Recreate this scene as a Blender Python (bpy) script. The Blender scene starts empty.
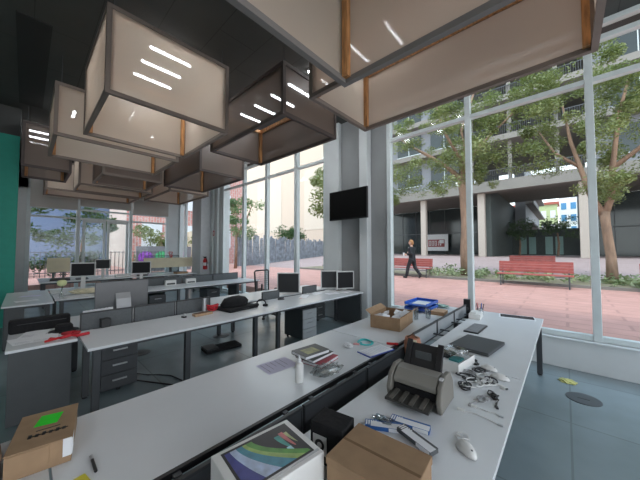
import bpy, bmesh, math, random
from mathutils import Vector, Matrix
random.seed(7)
SC = bpy.context.scene
COL = SC.collection
# ------------------------------------------------------------------ camera
YAW, PITCH = math.radians(42.35), math.radians(2.13)
cd = bpy.data.cameras.new('camera'); cam = bpy.data.objects.new('camera', cd); COL.objects.link(cam)
cd.sensor_width = 36; cd.lens = 268.8/640*36; cd.clip_start = .03; cd.clip_end = 600
cam.location = (0, 0, 1.67); cam.rotation_euler = (math.pi/2+PITCH, 0, YAW)
SC.camera = cam
# ------------------------------------------------------------------ world, sun, exposure
w = bpy.data.worlds.new('world'); SC.world = w; w.use_nodes = True
nt = w.node_tree; bgn = nt.nodes['Background']
tc = nt.nodes.new('ShaderNodeTexCoord'); sp = nt.nodes.new('ShaderNodeSeparateXYZ'); rp = nt.nodes.new('ShaderNodeValToRGB')
nt.links.new(tc.outputs['Generated'], sp.inputs[0]); nt.links.new(sp.outputs['Z'], rp.inputs[0]); nt.links.new(rp.outputs[0], bgn.inputs[0])
rp.color_ramp.elements[0].color = (.95, .97, 1, 1); rp.color_ramp.elements[1].color = (.55, .74, 1, 1)
bgn.inputs[1].default_value = 2.5
sd = bpy.data.lights.new('sun', 'SUN'); so = bpy.data.objects.new('sun', sd); COL.objects.link(so)
sd.energy = 1.5; sd.angle = math.radians(12); sd.color = (1, .95, .88)
so.rotation_euler = (math.radians(24), math.radians(6), 0)
SC.view_settings.view_transform = 'Standard'; SC.view_settings.look = 'None'
SC.view_settings.gamma = 1; SC.view_settings.exposure = 0.33
try: SC.view_settings.use_curve_mapping = False
except Exception: pass
SC.cycles.use_denoising = True; SC.cycles.max_bounces = 10; SC.cycles.transparent_max_bounces = 20
SC.cycles.sample_clamp_indirect = 6; SC.cycles.caustics_reflective = False; SC.cycles.caustics_refractive = False
# ------------------------------------------------------------------ materials
def mat(name, col, rough=.6, metal=0, var=0, scale=8, bump=0, emit=0, spec=.5, stretch=None, trans=0, coat=0):
    m = bpy.data.materials.new(name); m.use_nodes = True; n = m.node_tree; b = n.nodes['Principled BSDF']
    b.inputs['Base Color'].default_value = (*col, 1); b.inputs['Roughness'].default_value = rough
    b.inputs['Metallic'].default_value = metal; b.inputs['Specular IOR Level'].default_value = spec
    if emit: b.inputs['Emission Color'].default_value = (*col, 1); b.inputs['Emission Strength'].default_value = emit
    if coat: b.inputs['Coat Weight'].default_value = coat
    c = n.nodes.new('ShaderNodeTexCoord'); mp = n.nodes.new('ShaderNodeMapping'); ns = n.nodes.new('ShaderNodeTexNoise')
    n.links.new(c.outputs['Object'], mp.inputs[0]); n.links.new(mp.outputs[0], ns.inputs['Vector'])
    if stretch: mp.inputs['Scale'].default_value = stretch
    ns.inputs['Scale'].default_value = scale; ns.inputs['Detail'].default_value = 5
    v = var or .04
    r = n.nodes.new('ShaderNodeValToRGB'); n.links.new(ns.outputs['Fac'], r.inputs[0])
    r.color_ramp.elements[0].position = .3; r.color_ramp.elements[1].position = .7
    r.color_ramp.elements[0].color = (*[x*(1-v) for x in col], 1); r.color_ramp.elements[1].color = (*[min(1, x*(1+v)) for x in col], 1)
    n.links.new(r.outputs[0], b.inputs['Base Color'])
    if bump:
        bm_ = n.nodes.new('ShaderNodeBump'); bm_.inputs['Strength'].default_value = bump; bm_.inputs['Distance'].default_value = .01
        n.links.new(ns.outputs['Fac'], bm_.inputs['Height']); n.links.new(bm_.outputs[0], b.inputs['Normal'])
    return m
def fabric(name, col, alpha, transl=.35):
    m = bpy.data.materials.new(name); m.use_nodes = True; n = m.node_tree; n.nodes.clear()
    o = n.nodes.new('ShaderNodeOutputMaterial'); d = n.nodes.new('ShaderNodeBsdfDiffuse'); t = n.nodes.new('ShaderNodeBsdfTranslucent')
    g = n.nodes.new('ShaderNodeBsdfGlossy'); g.inputs['Roughness'].default_value = .35
    tr = n.nodes.new('ShaderNodeBsdfTransparent')
    ns = n.nodes.new('ShaderNodeTexNoise'); ns.inputs['Scale'].default_value = 1.5; c = n.nodes.new('ShaderNodeTexCoord'); n.links.new(c.outputs['Object'], ns.inputs['Vector'])
    mx = n.nodes.new('ShaderNodeMix'); mx.data_type = 'RGBA'; mx.inputs[6].default_value = (*[x*.9 for x in col], 1); mx.inputs[7].default_value = (*[x*1.1 for x in col], 1)
    n.links.new(ns.outputs['Fac'], mx.inputs[0]); n.links.new(mx.outputs[2], d.inputs[0]); t.inputs[0].default_value = (*col, 1)
    a = n.nodes.new('ShaderNodeMixShader'); a.inputs[0].default_value = transl; n.links.new(d.outputs[0], a.inputs[1]); n.links.new(t.outputs[0], a.inputs[2])
    b = n.nodes.new('ShaderNodeMixShader'); b.inputs[0].default_value = .05; n.links.new(a.outputs[0], b.inputs[1]); n.links.new(g.outputs[0], b.inputs[2])
    e = n.nodes.new('ShaderNodeMixShader'); e.inputs[0].default_value = alpha; n.links.new(b.outputs[0], e.inputs[1]); n.links.new(tr.outputs[0], e.inputs[2])
    n.links.new(e.outputs[0], o.inputs[0]); return m
def glass(name, tint=(.95, .98, .97), refl=.02):
    m = bpy.data.materials.new(name); m.use_nodes = True; n = m.node_tree; n.nodes.clear()
    o = n.nodes.new('ShaderNodeOutputMaterial'); g = n.nodes.new('ShaderNodeBsdfGlossy'); g.inputs['Roughness'].default_value = .1
    tr = n.nodes.new('ShaderNodeBsdfTransparent'); tr.inputs[0].default_value = (*tint, 1)
    e = n.nodes.new('ShaderNodeMixShader'); e.inputs[0].default_value = refl; n.links.new(tr.outputs[0], e.inputs[1]); n.links.new(g.outputs[0], e.inputs[2])
    n.links.new(e.outputs[0], o.inputs[0]); return m
def tiled(name, c1, c2, w_, h_, rough, mortar=.012, coord='Object', rot=0, off=.5, bump=0, msize=None):
    m = mat(name, c1, rough); n = m.node_tree; b = n.nodes['Principled BSDF']
    br = n.nodes.new('ShaderNodeTexBrick'); c = n.nodes.new('ShaderNodeTexCoord'); mp = n.nodes.new('ShaderNodeMapping')
    mp.inputs['Rotation'].default_value = (0, 0, rot) if not isinstance(rot, tuple) else rot
    n.links.new(c.outputs['Object'], mp.inputs[0]); n.links.new(mp.outputs[0], br.inputs['Vector'])
    br.offset = off; br.inputs['Scale'].default_value = 1; br.inputs['Brick Width'].default_value = w_; br.inputs['Row Height'].default_value = h_
    br.inputs['Mortar Size'].default_value = mortar; br.inputs['Color1'].default_value = (*c1, 1); br.inputs['Color2'].default_value = (*[x*.93 for x in c1], 1)
    br.inputs['Mortar'].default_value = (*c2, 1)
    ns = n.nodes.new('ShaderNodeTexNoise'); ns.inputs['Scale'].default_value = 2.2; ns.inputs['Detail'].default_value = 8; n.links.new(c.outputs['Object'], ns.inputs['Vector'])
    mr = n.nodes.new('ShaderNodeMapRange'); mr.inputs[3].default_value = .78; mr.inputs[4].default_value = 1.22; n.links.new(ns.outputs['Fac'], mr.inputs[0])
    mx = n.nodes.new('ShaderNodeMix'); mx.data_type = 'RGBA'; mx.blend_type = 'MULTIPLY'; mx.inputs[0].default_value = 1
    n.links.new(br.outputs['Color'], mx.inputs[6]); n.links.new(mr.outputs[0], mx.inputs[7]); n.links.new(mx.outputs[2], b.inputs['Base Color'])
    return m
WHITE = mat('white_laminate', (.74, .76, .77), .24, var=.02, scale=3)
EDGE = mat('dark_edge', (.035, .037, .04), .5)
STEEL = mat('dark_grey_steel', (.07, .075, .08), .45, metal=.3)
GREY = mat('grey_panel', (.075, .082, .085), .55)
SCREEN = mat('grey_fabric_screen', (.115, .125, .13), .8, var=.1, scale=60)
BLACK = mat('black_plastic', (.012, .012, .013), .4)
BLACKCLOTH = mat('black_cloth', (.008, .008, .009), .95, var=.3, scale=30, bump=.4)
LCD = mat('dark_display', (.012, .012, .014), .45, spec=.15)
LCDG = mat('grey_display', (.035, .037, .039), .45, spec=.2)
BEZEL = mat('light_bezel', (.62, .62, .61), .4)
ALU = mat('aluminium', (.5, .51, .52), .35, metal=.8)
IMAC = mat('silver_aluminium', (.14, .145, .15), .4, metal=.4)
FRAMEW = mat('painted_window_frame', (.62, .68, .68), .4)
WALLW = mat('white_wall', (.62, .65, .65), .7, var=.05, scale=2)
WALLG = mat('grey_wall', (.3, .31, .31), .75, var=.06, scale=2)
WALLD = mat('dark_wall', (.16, .17, .175), .8)
TEAL = mat('teal_wall', (.006, .26, .19), .6, var=.05)
CEIL = tiled('dark_ceiling', (.062, .066, .062), (.035, .036, .035), 1.2, .6, .85, .006)
FLOOR = tiled('concrete_floor', (.24, .295, .31), (.18, .22, .23), 2.4, 1.2, .24, .008, off=0)
WOOD = mat('pine_wood', (.5, .24, .09), .55, var=.45, scale=6, stretch=(6, 6, .7))
FAB = fabric('beige_scrim', (.84, .745, .64), .33, .55)
FABB = fabric('brown_scrim', (.24, .19, .16), .34, .4)
TRIM = mat('taupe_trim', (.2, .165, .14), .6)
TRIMB = mat('brown_trim', (.06, .045, .04), .6)
CREAM = mat('cream_fabric', (.68, .62, .45), .85)
BLIND = fabric('roller_blind', (.52, .5, .46), .02, .3)
CARD = mat('cardboard', (.34, .22, .125), .8, var=.1, scale=12)
CARDIN = mat('cardboard_inside', (.13, .075, .045), .85)
GLASS = glass('window_glass')
CLEARP = glass('clear_plastic', (.86, .88, .88), .25)
PAPER = mat('paper', (.78, .79, .8), .7)
LILAC = mat('lilac_paper', (.55, .53, .66), .7)
RED = mat('red_cloth', (.5, .02, .03), .7, var=.15)
REDP = mat('red_paint', (.55, .02, .02), .35)
BLUE = mat('blue_plastic', (.03, .12, .5), .4)
CYAN = mat('cyan_plastic', (.05, .5, .5), .4)
GREENS = mat('green_sticker', (.02, .75, .02), .6)
YEL = mat('yellow_plastic', (.7, .6, .04), .5)
PUTTY = mat('putty_plastic', (.2, .19, .165), .45)
PUTTYD = mat('dark_putty_plastic', (.05, .05, .045), .4)
WPLAST = mat('white_plastic', (.75, .75, .72), .35)
TUBE = mat('lamp_tube', (.92, .96, 1), .5, emit=32)
TUBEOFF = mat('unlit_tube', (.75, .75, .75), .3)
# ------------------------------------------------------------------ mesh helpers
class MB:
    def __init__(s): s.bm = bmesh.new()
    def box(s, a, b, M=None):
        (x0, y0, z0), (x1, y1, z1) = a, b
        v = [s.bm.verts.new(c) for c in ((x0,y0,z0),(x1,y0,z0),(x1,y1,z0),(x0,y1,z0),(x0,y0,z1),(x1,y0,z1),(x1,y1,z1),(x0,y1,z1))]
        if M is not None:
            for q in v: q.co = M @ q.co
        for f in ((3,2,1,0),(4,5,6,7),(0,1,5,4),(1,2,6,5),(2,3,7,6),(3,0,4,7)): s.bm.faces.new([v[i] for i in f])
        return s
    def tube(s, pts, r, n=8, cap=True):
        pts = [Vector(p) for p in pts]; rr = r if isinstance(r, (list, tuple)) else [r]*len(pts); rings = []
        up = Vector((0, 0, 1))
        for i, p in enumerate(pts):
            d = (pts[min(i+1, len(pts)-1)]-pts[max(i-1, 0)]).normalized()
            if abs(d.dot(up)) > .95: a = Vector((1, 0, 0))
            else: a = up
            u = d.cross(a).normalized(); v = d.cross(u).normalized()
            rings.append([s.bm.verts.new(p+(u*math.cos(t*2*math.pi/n)+v*math.sin(t*2*math.pi/n))*rr[i]) for t in range(n)])
        for a, b in zip(rings, rings[1:]):
            best = min(range(n), key=lambda k: (a[0].co-b[k].co).length)
            b[:] = b[best:]+b[:best]
            for t in range(n): s.bm.faces.new([a[t], a[(t+1) % n], b[(t+1) % n], b[t]])
        if cap: s.bm.faces.new(rings[0]); s.bm.faces.new(rings[-1])
        return s
    def lathe(s, prof, c=(0, 0, 0), n=20, sx=1, sy=1):
        rings = []
        for r, z in prof:
            rings.append([s.bm.verts.new((c[0]+r*sx*math.cos(t*2*math.pi/n), c[1]+r*sy*math.sin(t*2*math.pi/n), c[2]+z)) for t in range(n)])
        for a, b in zip(rings, rings[1:]):
            for t in range(n): s.bm.faces.new([a[t], a[(t+1) % n], b[(t+1) % n], b[t]])
        s.bm.faces.new(rings[0]); s.bm.faces.new(rings[-1]); return s
    def prism(s, pts, d0, d1, axis='z'):
        def P(p, d):
            return {'z': (p[0], p[1], d), 'y': (p[0], d, p[1]), 'x': (d, p[0], p[1])}[axis]
        a = [s.bm.verts.new(P(p, d0)) for p in pts]; b = [s.bm.verts.new(P(p, d1)) for p in pts]; n = len(pts)
        s.bm.faces.new(a); s.bm.faces.new(b)
        for i in range(n): s.bm.faces.new([a[i], a[(i+1) % n], b[(i+1) % n], b[i]])
        return s
    def face(s, pts):
        s.bm.faces.new([s.bm.verts.new(p) for p in pts]); return s
    def build(s, name, m, parent=None, bev=0, smooth=False, M=None, weld=False):
        if weld: bmesh.ops.remove_doubles(s.bm, verts=s.bm.verts, dist=1e-4)
        bmesh.ops.recalc_face_normals(s.bm, faces=s.bm.faces)
        if M is not None: s.bm.transform(M)
        me = bpy.data.meshes.new(name); s.bm.to_mesh(me); s.bm.free(); me.materials.append(m)
        if smooth: me.shade_smooth()
        o = bpy.data.objects.new(name, me); COL.objects.link(o)
        if parent: o.parent = parent
        if bev:
            q = o.modifiers.new('bevel', 'BEVEL'); q.width = bev; q.segments = 2; q.limit_method = 'ANGLE'
        return o
def tag(o, label=None, cat=None, group=None, kind=None):
    if label: o['label'] = label
    if cat: o['category'] = cat
    if group: o['group'] = group
    if kind: o['kind'] = kind
    return o
def E(name, label=None, cat=None, loc=(0, 0, 0), rz=0, group=None, kind=None):
    o = bpy.data.objects.new(name, None); COL.objects.link(o); o.empty_display_size = .1
    o.location = loc; o.rotation_euler = (0, 0, math.radians(rz)); return tag(o, label, cat, group, kind)
def one(name, mb, m, label, cat, loc=(0, 0, 0), rz=0, group=None, bev=0, smooth=False, kind=None):
    o = mb.build(name, m, None, bev, smooth); o.location = loc; o.rotation_euler = (0, 0, math.radians(rz)); return tag(o, label, cat, group, kind)
def copy_tree(o, parent=None):
    c = o.copy(); COL.objects.link(c); c.parent = parent
    for ch in list(o.children): copy_tree(ch, c)
    return c
def S(name, mb, m, parent=None, bev=0, label=None):
    o = mb.build(name, m, parent, bev)
    if not parent: o['kind'] = 'structure'
    if label: o['label'] = label
    return o
# ------------------------------------------------------------------ room shell
WY, WX, CZ = 5.3, -14.5, 4.85
FLOOR.node_tree.nodes['Principled BSDF'].inputs['Specular IOR Level'].default_value = .8
S('floor', MB().box((WX-.3, -5, -.15), (5, WY+.2, 0)), FLOOR)
ce = MB().box((WX-.4, -5, CZ), (5, WY+.35, CZ+.3)); S('ceiling', ce, CEIL)
S('wall_south', MB().box((WX-.3, -5.2, 0), (5, -5, CZ)), WALLW)
tv = MB().box((-9.3, -5, 0), (-9, -.14, 4.22)); S('wall_partition', tv, TEAL)
S('wall_upper', MB().box((-9.3, -5, 4.22), (-9, -.14, CZ)), mat('wall_upper_dark', (.05, .052, .05), .85))
S('wall_left', MB().box((WX-.2, -1.2, 0), (WX, .02, CZ)).box((WX-.2, -.5, 3.95), (WX, WY+.2, CZ)).box((WX-.2, 4.75, 0), (WX, WY+.2, CZ)), WALLW)
S('wall_back', MB().box((WX-.2, -5, 0), (WX, -1.2, CZ)), WALLD)
# sill wall and piers of the street side
S('wall_sill', MB().box((-2.85, 5.2, 0), (5, 5.5, .40)).box((-2.85, 5.17, .40), (5, 5.5, .425)), WALLW, bev=.006)
S('wall_pier', MB().box((-4.6, 5.3, 0), (-2.85, 5.6, CZ)), WALLG)
S('trim_1', MB().box((-4.56, 5.18, 0), (-4.1, 5.3, CZ)), WALLW, bev=.01)
S('trim_2', MB().box((-3.46, 5.12, 0), (-3.24, 5.3, CZ)), WALLW, bev=.02)
S('wall_column', MB().box((-11.9, 4.85, 0), (-11.03, 5.6, CZ)), mat('column_white_paint', (.6, .62, .64), .7))
S('wall_corner', MB().box((-12.7, 5.25, 0), (-11.9, 5.6, CZ)).box((-11.03, 5.25, 0), (-10.1, 5.6, CZ)), WALLW)
S('trim_3', MB().box((-10.9, 5.18, 0), (-10.72, 5.25, CZ)).box((-10.45, 5.18, 0), (-10.3, 5.25, CZ)), FRAMEW)
def glazing(idx, xs, z0, z1, zt, w_=.07, y=WY, extra=(), plane='y'):
    r = E('window_%d' % idx, kind='structure')
    def bx(m, a0, a1, c0, c1, d=.06, off=0):
        if plane == 'y': m.box((a0, y-d+off, c0), (a1, y+d+off, c1))
        else: m.box((y-d+off, a0, c0), (y+d+off, a1, c1))
    for x in xs:
        m = MB(); bx(m, x-w_/2, x+w_/2, z0, z1); m.build('mullion', FRAMEW, r, .006)
    for z in [z0+.04, z1-.04]+list(zt):
        for a, b in zip(xs, xs[1:]):
            m = MB(); bx(m, a+w_/2, b-w_/2, z-.035, z+.035, .05); m.build('transom', FRAMEW, r, .005)
    zz = [z0]+list(zt)+[z1]
    for a, b in zip(xs, xs[1:]):
        for c, d in zip(zz, zz[1:]):
            m = MB(); bx(m, a+w_/2-.01, b-w_/2+.01, c+.03, d-.03, .006, .01); m.build('pane', GLASS, r)
    return r
glazing(1, [-2.78, -1.235, .3, 1.85, 3.4, 4.95], .425, CZ, [4.04, 4.6], .085)
glazing(2, [-10.0, -8.52, -7.16, -5.74, -4.6], .1, CZ, [4.04, 4.6], .12)
glazing(3, [0.05, 1.42, 3.2, 4.72], .1, 3.95, [2.95, 3.3], .12, y=WX-.05, plane='x')
glazing(4, [-14.4, -13.75, -12.75], .1, CZ, [4.04], .09)
S('wall_threshold', MB().box((-14.5, 5.2, 0), (-12.75, 5.5, .1)).box((-10.1, 5.2, 0), (-4.72, 5.5, .1)), FRAMEW)
# glazed doors of the far wall
for i, (a, b) in enumerate(((1.55, 2.3), (2.34, 3.1))):
    r = E('door_%d' % (i+1), kind='structure')
    m = MB().box((WX+.01, a, .06), (WX+.07, a+.09, 2.9)).box((WX+.01, b-.09, .06), (WX+.07, b, 2.9)).box((WX+.01, a+.09, 2.8), (WX+.07, b-.09, 2.9)).box((WX+.01, a+.09, .06), (WX+.07, b-.09, .3))
    m.build('door_frame', FRAMEW, r, .005)
    MB().box((WX+.03, a+.08, .28), (WX+.045, b-.08, 2.82)).build('pane', GLASS, r)
    yy = b-.05 if i == 0 else a+.05
    MB().tube([(WX+.07, yy, 1.0), (WX+.12, yy, 1.0), (WX+.12, yy, 1.25), (WX+.07, yy, 1.25)], .012).build('door_handle', STEEL, r)
# roller blinds of the far wall
for i, (a, b, z) in enumerate(((.08, 1.38, 3.25), (1.46, 3.16, 3.42), (3.24, 4.7, 3.28))):
    r = E('roller_blind', ['beige roller blind in front of the far window beside the green wall', 'beige roller blind over the glazed double doors', 'beige roller blind over the far window right of the doors'][i], 'blind', (WX+.14, (a+b)/2, z), group='roller blinds on the far wall')
    h = CZ-.02-z; ww = (b-a)/2
    MB().box((-.004, -ww, .02), (.004, ww, h-.05)).build('blind_cloth', BLIND, r)
    MB().tube([(0, -ww, .01), (0, ww, .01)], .014).build('bottom_bar', FRAMEW, r)
    MB().tube([(0, -ww, h-.05), (0, ww, h-.05)], .045, 12).build('roller', FRAMEW, r)
m = MB()
for k in range(26):
    a = -.02 + k*.035
    m.tube([(WX+.35+.04*math.sin(k*1.3), -.22-a*.9, .02), (WX+.35+.04*math.sin(k*1.3), -.22-a*.9, 4.8)], .028, 6)
# ------------------------------------------------------------------ hanging boxes
def hang(x0, x1, y0, y1, z0, z1, fab, trim, label, posts=1):
    r = E('hanging_box', label, 'ceiling box', (0, 0, z0), group='fabric boxes hung under the ceiling')
    h = z1-z0; t = .05; m = MB()
    for z in (0, h-t):
        m.box((x0, y0, z), (x1, y0+t, z+t)).box((x0, y1-t, z), (x1, y1, z+t)).box((x0, y0+t, z), (x0+t, y1-t, z+t)).box((x1-t, y0+t, z), (x1, y1-t, z+t))
    for x in (x0, x1-t):
        for y in (y0, y1-t): m.box((x, y, t), (x+t, y+t, h-t))
    m.build('frame', trim, r)
    f = .012
    MB().box((x0+t, y0+f, t), (x1-t, y0+f+.004, h-t)).build('fabric_panel', fab, r)
    MB().box((x0+t, y1-f-.004, t), (x1-t, y1-f, h-t)).build('fabric_panel', fab, r)
    MB().box((x0+f, y0+t, t), (x0+f+.004, y1-t, h-t)).build('fabric_panel', fab, r)
    MB().box((x1-f-.004, y0+t, t), (x1-f, y1-t, h-t)).build('fabric_panel', fab, r)
    p = .055
    for x in (x0+t, x1-t-p):
        for y in (y0+t, y1-t-p):
            MB().box((x, y, .035), (x+p, y+p, h-.01)).build('corner_post', WOOD, r)
    MB().box((x0+t+p, y1-t-.045, h-.07), (x1-t-p, y1-t, h-.01)).build('top_batten', WOOD, r)
    MB().box((x0+t+p, y0+t, h-.07), (x1-t-p, y0+t+.045, h-.01)).build('top_batten', WOOD, r)
    MB().box((x0+t, y0+t+p, h-.07), (x0+t+.045, y1-t-p, h-.01)).build('top_batten', WOOD, r)
    MB().box((x1-t-.045, y0+t+p, h-.07), (x1-t, y1-t-p, h-.01)).build('top_batten', WOOD, r)
    for x in (x0+.08, x1-.08):
        for y in (y0+.08, y1-.08): MB().tube([(x, y, h-.02), (x, y, CZ-z0)], .004, 5).build('hanging_wire', STEEL, r)
    return r
hang(-5.6, -3.88, .57, 2.11, 3.5, 4.58, FAB, TRIM, 'large beige fabric box upper left with three long lamp streaks on its side')
hang(-7.42, -5.92, .25, 2.11, 3.5, 4.37, FAB, TRIM, 'beige fabric box just behind and below the large box with three lamp streaks')
hang(-10.05, -8.64, -.11, .7, 3.5, 4.5, FABB, TRIMB, 'brown fabric box beside the green wall with three short lamp streaks')
hang(-9.6, -8.15, 1.2, 2.5, 3.5, 4.4, FABB, TRIM, 'brown fabric box hanging low between the beige boxes above the rear monitors')
hang(-11.2, -9.95, .95, 2.78, 3.5, 4.4, FAB, TRIM, 'beige fabric box above the rear desks in front of the doors')
hang(-12.8, -11.4, .35, 2.75, 3.5, 4.4, FAB, TRIM, 'beige fabric box furthest back, hung before the roller blinds')
hang(-11.6, -9.0, 2.95, 4.2, 3.5, 4.3, FAB, TRIM, 'beige fabric box near the far corner over the cream desk screen')
hang(-4.85, -2.75, 2.28, 3.42, 3.5, 4.24, FABB, TRIMB, 'dark brown fabric box in the middle with five lamp streaks on two sides')
hang(-8.53, -6.15, 2.65, 3.8, 3.5, 4.22, FABB, TRIMB, 'dark brown fabric box hanging left of the tall windows by the fire extinguisher')
hang(-1.5, 1.4, -.4, 1.99, 3.2, 4.2, FAB, mat('grey_trim', (.2, .19, .18), .6), 'large beige fabric box overhead, cut by the top of the picture, with two lamp streaks')
hang(-2.25, .27, 2.27, 3.5, 3.5, 4.36, FAB, TRIM, 'beige fabric box with pine posts hung nearest the big street window')
# ------------------------------------------------------------------ ceiling lamps
def lamp(x, y, ang, label, L=.6, on=True):
    r = E('ceiling_lamp', label, 'ceiling lamp', (x, y, CZ), ang, 'tube lamps on the ceiling')
    MB().box((-.035, -L/2-.02, -.03), (.035, L/2+.02, 0)).build('housing', BEZEL, r)
    MB().tube([(0, -L/2, -.045), (0, L/2, -.045)], .018, 8).build('lamp_tube', TUBE if on else TUBEOFF, r)
    if on:
        d = bpy.data.lights.new('tube_light', 'AREA'); d.shape = 'RECTANGLE'; d.size = .05; d.size_y = L; d.energy = LAMPW; d.color = (.95, .97, 1)
        o = bpy.data.objects.new('tube_light', d); COL.objects.link(o); o.parent = r; o.location = (0, 0, -.07)
LAMPW = 2.8
ORD = ['first', 'second', 'third', 'fourth', 'fifth', 'sixth']
for k, x in enumerate((-1.76, -2.36)): lamp(x, 3.58, 0, 'lit tube lamp seen through the large overhead box, %s of two from the right' % ORD[k])
for k, x in enumerate((-3.25, -3.79, -4.32, -4.9, -5.46, -5.98)): lamp(x, 3.58, 0, 'lit tube lamp seen through the dark brown middle box, %s from the right' % ORD[k])
for k, x in enumerate((-4.66, -5.11, -5.59)): lamp(x, 1.52, 0, 'lit tube lamp seen through the nearest beige left box, %s of three from the top' % ORD[k])
lamp(-6.12, 1.5, 0, 'unlit tube lamp behind the nearest beige left box', on=False)
for k, x in enumerate((-10.3, -10.85, -11.38)): lamp(x, .2, 0, 'lit tube lamp seen through the brown box by the green wall, %s from the top' % ORD[k])
for x, y, l in ((-8.4, .68, 'seen through the second beige box at the left'), (-7.4, 1.6, 'over the second beige box'), (-8.6, 2.3, 'over the brown box above the rear monitors')): lamp(x, y, 90, 'crosswise lit tube lamp on the ceiling '+l, .5)
for x, l in ((-3.0, 'left'), (.6, 'right')): lamp(x, -2.4, 0, 'added unseen fill tube lamp behind the camera, %s one' % l, 1.2)  # two lamps added out of view as fill light for the interior
m = MB().box((-8.6, -.17, CZ-.012), (-5.3, .18, CZ)); S('trim_4', m, mat('vent_black', (.02, .02, .02), .8))
# floor boxes
for (x, y, l) in ((.11, 4.26, 'round dark floor socket lid near the street window'), (-5.14, 1.3, 'round grey floor socket lid under the second row of desks'), (-5.0, 2.62, 'round grey floor socket lid behind the black bag on the floor')):
    r = E('floor_socket', l, 'floor socket', (x, y, 0), group='round floor sockets')
    MB().lathe([(.15, 0), (.15, .006), (.14, .009), (0.001, .009)], n=28).build('lid', GREY, r)
    MB().box((-.05, -.02, .0085), (.05, .02, .012)).build('flap', STEEL, r)
# ------------------------------------------------------------------ outside
GZ = .35
PINK = tiled('pink_paving', (.50, .265, .22), (.38, .2, .17), 1.6, .42, .8, .025)
PLAZA = tiled('plaza_paving', (.36, .265, .25), (.29, .22, .2), 1, 1, .85, .02)
S('floor_street', MB().box((-60, 5.52, .0), (40, 13.0, GZ)).box((-60, -20, 0), (WX-.32, 5.52, GZ)), PINK)
m = MB(); m.face([(-60, 13, GZ), (40, 13, GZ), (40, 30, 1.0), (-60, 30, 1.0)]); m.face([(-100, 30, 1.0), (40, 30, 1.0), (40, 110, 1.0), (-100, 110, 1.0)])
S('floor_plaza', m, PLAZA)
CONC = mat('pale_concrete', (.2, .185, .165), .85, var=.08, scale=.6)
DGL = mat('dark_glass', (.025, .035, .035), .12, var=.3, scale=.6)
PALE = mat('pale_panels', (.19, .195, .21), .6, var=.08, scale=.8)
COLP = mat('pinkish_concrete', (.42, .36, .31), .8)
BAL = mat('balcony_dark', (.06, .07, .065), .6)
b = E('office_building', 'grey concrete office building on columns across the street, seen through the trees', 'building', (0, 30, 1))
B = lambda: MB()
B().box((-23, 0, 6.3), (45, 1.2, 7.3)).box((-23, 1.2, 7.0), (45, 14, 7.3)).build('slab', CONC, b, .02)
for z in (10.9, 14.6, 18.3): B().box((-23, -.4, z), (45, 14, z+.55)).build('floor_slab', CONC, b, .02)
B().box((-23, .8, 7.3), (-8.6, 1.2, 26)).build('wall', PALE, b)
B().box((1.9, .8, 7.3), (45, 1.2, 26)).build('wall', PALE, b)
B().box((-8.6, 13, 11.2), (1.9, 13.3, 26)).box((-8.6, 13, 7.3), (-6.4, 13.3, 11.2)).build('gallery_wall', BAL, b)
for x in (-6.8, -3.6, -.3):
    B().box((x-.15, .2, 7.3), (x+.15, .5, 22)).build('gallery_post', CONC, b)
for z in (7.3, 11.45, 15.15):
    m = B().box((-8.6, .1, z+1.0), (1.9, .16, z+1.06))
    for k in range(70): m.box((-8.6+k*.15, .11, z), (-8.57+k*.15, .14, z+1.0))
    m.build('railing', STEEL, b)
for xs in (range(-23, -9, 4), range(3, 26, 4)):
    for x in xs:
        for z in (8.1, 11.9, 15.6):
            w_ = B().box((x, .7, z), (x+2.9, .8, z+2.2)).build('window', DGL, b)
            B().box((x-.06, .66, z-.06), (x+2.96, .7, z)).box((x+1.42, .66, z), (x+1.48, .7, z+2.2)).build('window_frame', FRAMEW, w_)
for x, y, r_ in ((-11.9, 0.8, .28), (-22, .8, .3), (-6.1, .8, .3), (1.25, .8, .32), (12, .8, .32), (-17, .8, .28), (22, .8, .32)):
    B().box((x-r_, y-r_, 0), (x+r_, y+r_, 6.4)).build('column', COLP, b, .03)
m = B().box((-23, 14, 0), (-6.6, 14.3, 7)).box((1.6, 14, 0), (45, 14.3, 7)); m.build('ground_floor_glazing', DGL, b)
m = B()
for k in range(30): m.box((-23+k*2.3, 13.93, 0), (-22.93+k*2.3, 14, 7)) if -23+k*2.3 < -7 else None
for k in range(18): m.box((1.8+k*2.3, 13.93, 0), (1.87+k*2.3, 14, 7))
m.box((-23, 13.9, 3.2), (-6.6, 14, 3.32)).box((1.6, 13.9, 3.2), (45, 14, 3.32)); m.build('glazing_bars', STEEL, b)
B().box((-6.6, 1.4, 0), (-5.4, 30, 7)).build('passage_wall', BAL, b)
B().box((1.6, 14.3, 0), (2.0, 30, 12)).build('passage_wall', PALE, b)
m = B().box((-5.4, 16, 0), (1.6, 16.3, 3.4)); m.build('low_wall', mat('dark_green_wall', (.045, .06, .055), .7), b)
for k, x in enumerate((-4.6, -3.6, -1.9, -.9)):
    B().box((x, 15.9, .1), (x+.75, 16, 2.4)).build('entrance_pane', mat('lit_entrance%d' % k, (.25, .4, .37), .2), b)
r = E('banner', 'white banner with dark red panel of letters behind the columns across the street', 'banner', (-16.6, 43.2, 1.2))
MB().box((0, 0, .35), (3.5, .06, 2.9)).build('cloth', PAPER, r)
MB().box((.5, -.03, .95), (3.0, -.001, 2.1)).build('lettering_panel', mat('wine_red', (.3, .06, .06), .6), r)
m = MB()
for x in (.65, 1.1, 1.55): m.box((x, -.05, 1.15), (x+.08, -.03, 1.9)).box((x+.24, -.05, 1.15), (x+.32, -.03, 1.9)).box((x+.08, -.05, 1.82), (x+.24, -.03, 1.9)).box((x+.08, -.05, 1.15), (x+.24, -.03, 1.23))
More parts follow.
